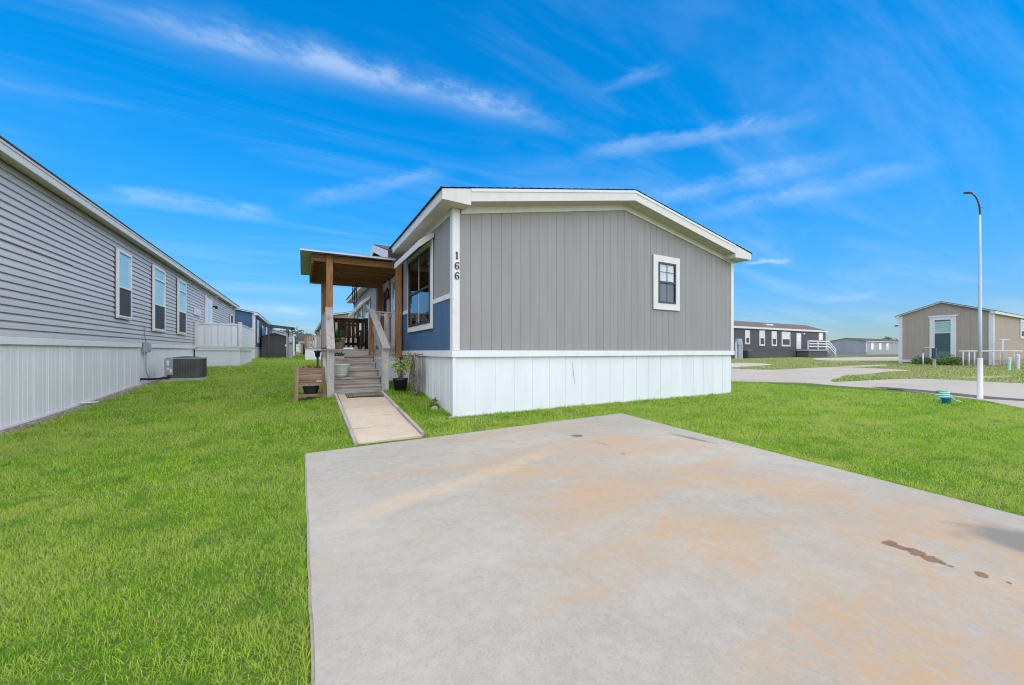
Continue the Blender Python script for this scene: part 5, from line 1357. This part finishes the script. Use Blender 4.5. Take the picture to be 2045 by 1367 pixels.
tube('sleeve', [(12.32, 2.92, .25), (12.42, 2.88, .262), (12.54, 2.83, .25)], .03, 'hose_green', hc, 10)

# ------------------------------------------------------------------ far things on the right
gh = simple_home('manufactured_home', 'far light gray home on the open land right of the charcoal home', 104, 125, 34.9, 41.6, .5, 1.0, 3.35, 'x', ('paleblue_gray', 'paleblue_gray'), ('-x', '-y'), .2, .25, pitch=1.2)
for u in (106, 110, 114): window(gh, '-y', 34.875, u, u + 1.5, 1.5, 3.0, .15, 'trim_white', 'window_white', rails=(2.3,), lites=['curtain', 'curtain'])
simple_home('manufactured_home', 'farther blue-gray home just right of the light gray one', 118, 132, 37.7, 41.5, .5, 1.0, 3.1, 'x', ('paleblue_gray', 'paleblue_gray'), ('-x',), .1, .2, pitch=1.2)
simple_home('manufactured_home', 'distant dim home left of the tan home on the horizon', 170, 186, 51, 54.4, .5, 1.0, 3.4, 'x', ('paleblue_gray', 'paleblue_gray'), ('-x',), .2, .2, pitch=1.5)
def tree(cx, cy, h, r, label, mat='leaf_hazy', n=900):
    g0 = G(cx, cy); t = thing('tree', label, 'tree', (cx, cy, g0))
    mb = MB(); mb.tube([(cx, cy, g0 - .1), (cx + .1, cy, g0 + h * .35), (cx, cy + .1, g0 + h * .7)], [h * .035, h * .025, h * .01], 7)
    cl = []
    for _ in range(11):
        a = random.uniform(0, 6.28); q = Vector((cx + r * .75 * random.random() ** .5 * math.cos(a), cy + r * .75 * random.random() ** .5 * math.sin(a), g0 + h * random.uniform(.45, .9))); cl.append(q)
        mb.tube([(cx, cy, g0 + h * random.uniform(.25, .5)), tuple(q)], [h * .014, h * .005], 5)
    mb.build('trunk', 'bark', t)
    P_ = []
    for _ in range(n):
        q = random.choice(cl); P_.append(q + Vector((random.gauss(0, r * .24), random.gauss(0, r * .24), random.gauss(0, h * .09))))
    leaves(t, P_, h * .10, mat, 'crown')
tree(150, 46.3, 4.6, 2.4, 'rounded distant tree left of the tan home')
tree(150, 44.3, 4.2, 2.0, 'lower distant tree close beside the tan home eave')
tree(140, 45.4, 3.4, 2.4, 'small distant tree beside the far blue-gray home')
tree(165, 49.2, 4.6, 2.4, 'wide distant tree on the horizon between the far homes')
tree(-1.6, 82, 4.6, 2.0, 'distant tree behind the small brown home', n=700)
tree(.9, 88, 4.0, 1.8, 'distant tree right of the small brown home', n=700)

# ------------------------------------------------------------------ grass
rng = np.random.default_rng(11)
def excl(X, Y):
    bad = inside(DRIVE, X, Y)
    bad |= (X > .545) & (X < 1.45 + (Y - 5) * .01) & (Y > 4.9) & (Y < 8.42)
    bad |= (X > X0 + .03) & (X < X1 - .03) & (Y > Y0 + .03) & (Y < YB)
    bad |= (X > .52) & (X < 2.3) & (Y > 8.45) & (Y < 12.75)
    edge = LX + .16 + .05 * np.sin(Y * 1.7) + .04 * np.sin(Y * 5.1)
    bad |= (X < edge) & (Y < 16.8); bad |= (X < LX + .02)
    bad |= (X < DX1 - .02) & (Y > DY0) & (Y < DY1)
    bad |= (X < AX1 + .04) & (Y > AY0 - .08) & (Y < AY1 + .1)
    bad |= inside(STREET, X, Y); bad |= (X > 22)
    bad |= inside(bed, X, Y) & (rng.random(X.shape) > .06)
    return bad
def scatter(area, dens, dlo, dhi):
    """blades on a patch of lawn, kept where the distance from the house front falls in the band"""
    x0, x1, y0, y1 = area; n = int((x1 - x0) * (y1 - y0) * dens)
    X = rng.uniform(x0, x1, n); Y = rng.uniform(y0, y1, n)
    a = R(28.68); d = X * math.sin(a) + Y * math.cos(a); l = X * math.cos(a) - Y * math.sin(a)
    ok = (d > .9) & (np.abs(l) < d * 1.5 + .8) & (d >= dlo) & (d < dhi)
    X, Y = X[ok], Y[ok]; ok = ~excl(X, Y)
    return X[ok], Y[ok]
def excl_far(X, Y):
    bad = inside(STREET, X, Y) | inside(d1, X, Y) | inside(d2, X, Y) | inside(d3, X, Y) | (X < 16)
    return bad | ((X > 37) & (Y > 6.4) & (Y < 10.7)) | ((X > 37.9) & (Y > 22.5))
sets = []
for dlo, dhi, dens, wd, ln in ((.9, 3.0, 15000, .0024, .040), (3.0, 5.0, 8500, .0033, .048), (5.0, 8.0, 3900, .0050, .058), (8.0, 13, 1600, .0082, .068), (13, 22, 520, .0145, .080), (22, 48, 140, .029, .09)):
    for area in ((-8, 14.5, -3, 14), (-6, 22, 14, 50)):
        X, Y = scatter(area, dens, dlo, dhi)
        if len(X): sets.append((X, Y, np.full(len(X), wd), np.full(len(X), ln)))
Xf = rng.uniform(16, 48, 60000); Yf = rng.uniform(-1, 24, 60000); okf = ~excl_far(Xf, Yf); Xf, Yf = Xf[okf], Yf[okf]
sets.append((Xf, Yf, np.full(len(Xf), .028), np.full(len(Xf), .085)))
# longer uncut blades where the mower does not reach
def fringe(x0, y0, x1, y1, per_m, spread, wd, ln):
    n = int(math.hypot(x1 - x0, y1 - y0) * per_m); t = rng.random(n); k = np.abs(rng.normal(0, spread, n)); nx, ny_ = -(y1 - y0), x1 - x0; q = math.hypot(nx, ny_)
    sets.append((x0 + (x1 - x0) * t + nx / q * k, y0 + (y1 - y0) * t + ny_ / q * k, np.full(n, wd), np.full(n, ln)))
fringe(X1 + .02, Y0 - .005, X0, Y0 - .005, 420, .03, .006, .085)
fringe(X0 - .005, Y0, X0 - .005, 10.0, 420, .03, .0055, .095)
fringe(.53, 5.0, .53, 8.4, 420, .018, .004, .085); fringe(1.50, 8.4, 1.475, 5.15, 420, .018, .004, .085)
fringe(.012, -1, .012, 4.8, 450, .012, .003, .055); fringe(.03, 4.83, .55, 4.87, 600, .012, .0035, .075); fringe(1.48, 4.94, 5.1, 5.215, 500, .012, .0045, .075)
fringe(5.135, 5.2, 4.35, .62, 600, .012, .004, .075)
for qx, qy in ((-.15, 8.45), (.42, 8.45), (.42, 8.40), (1.60, 8.36), (1.84, 8.22), (1.7, 8.3), (2.1, 6.72)): fringe(qx + .09, qy - .03, qx - .09, qy - .03, 700, .03, .005, .10)
X = np.concatenate([s[0] for s in sets]); Y = np.concatenate([s[1] for s in sets]); Wd = np.concatenate([s[2] for s in sets]); Ln = np.concatenate([s[3] for s in sets])
N = len(X)
# clumps: blades grow longer and greener in tufts
def vnoise(x, y, s, seed):
    r = np.random.default_rng(seed); T = r.random((64, 64)); fx = x / s; fy = y / s
    ix = np.floor(fx).astype(int); iy = np.floor(fy).astype(int); tx = fx - ix; ty = fy - iy
    tx = tx * tx * (3 - 2 * tx); ty = ty * ty * (3 - 2 * ty); g = lambda a, b: T[a % 64, b % 64]
    return (g(ix, iy) * (1 - tx) + g(ix + 1, iy) * tx) * (1 - ty) + (g(ix, iy + 1) * (1 - tx) + g(ix + 1, iy + 1) * tx) * ty
cl = .6 * vnoise(X, Y, .30, 1) + .4 * vnoise(X, Y, .09, 2)
big = vnoise(X, Y, 1.3, 3)
L = Ln * rng.uniform(.55, 1.2, N) * (.6 + .75 * cl) * (.85 + .3 * big)
long_ = rng.random(N) < .02; L = np.where(long_, L * 1.6, L)
Zr = gz(X, Y) - .004
az_ = rng.uniform(0, 2 * np.pi, N); lean = np.abs(rng.normal(.75, .42, N)); lean = np.clip(lean, .05, 1.45)
dx, dy = np.cos(az_), np.sin(az_)
face = az_ + np.pi / 2 + rng.normal(0, .5, N); wx, wy = np.cos(face) * Wd / 2, np.sin(face) * Wd / 2
def pt(t, k):
    r = L * t * np.sin(lean * (.5 + .6 * t)); h = L * t * np.cos(lean * (.5 + .6 * t))
    return X + dx * r + k * wx, Y + dy * r + k * wy, Zr + h
co = np.empty((N, 5, 3), np.float32)
for i, (t, k) in enumerate(((0, -1), (0, 1), (.55, -.85), (.55, .85), (1, 0))):
    co[:, i, 0], co[:, i, 1], co[:, i, 2] = pt(t, k)
idx = np.arange(N, dtype=np.int32)[:, None] * 5
tri = np.concatenate([idx + np.array([0, 1, 3]), idx + np.array([0, 3, 2]), idx + np.array([2, 3, 4])], 1).reshape(-1, 3)
me = bpy.data.meshes.new('lawn_grass'); me.vertices.add(N * 5); me.vertices.foreach_set('co', co.ravel())
me.loops.add(tri.size); me.loops.foreach_set('vertex_index', tri.ravel().astype(np.int32))
me.polygons.add(len(tri)); me.polygons.foreach_set('loop_start', np.arange(0, tri.size, 3, dtype=np.int32))
me.update(); me.validate()
tint = np.clip(.5 + .3 * (cl - .5) + rng.normal(0, .36, N), 0, 1)
farm = np.clip((X - 16) / 6, 0, 1)
dry = np.where(rng.random(N) < farm * .85, rng.uniform(.3, .7, N), 0) + np.where(rng.random(N) < .08 + .22 * np.clip(big - .45, 0, 1), rng.uniform(.4, 1, N), 0)
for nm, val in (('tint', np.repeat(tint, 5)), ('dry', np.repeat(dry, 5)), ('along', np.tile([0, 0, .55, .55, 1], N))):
    at_ = me.attributes.new(nm, 'FLOAT', 'POINT'); at_.data.foreach_set('value', val.astype(np.float32))
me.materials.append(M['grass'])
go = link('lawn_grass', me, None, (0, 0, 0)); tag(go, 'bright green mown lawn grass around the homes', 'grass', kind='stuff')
print('grass blades', N, 'objects', len(S.objects))
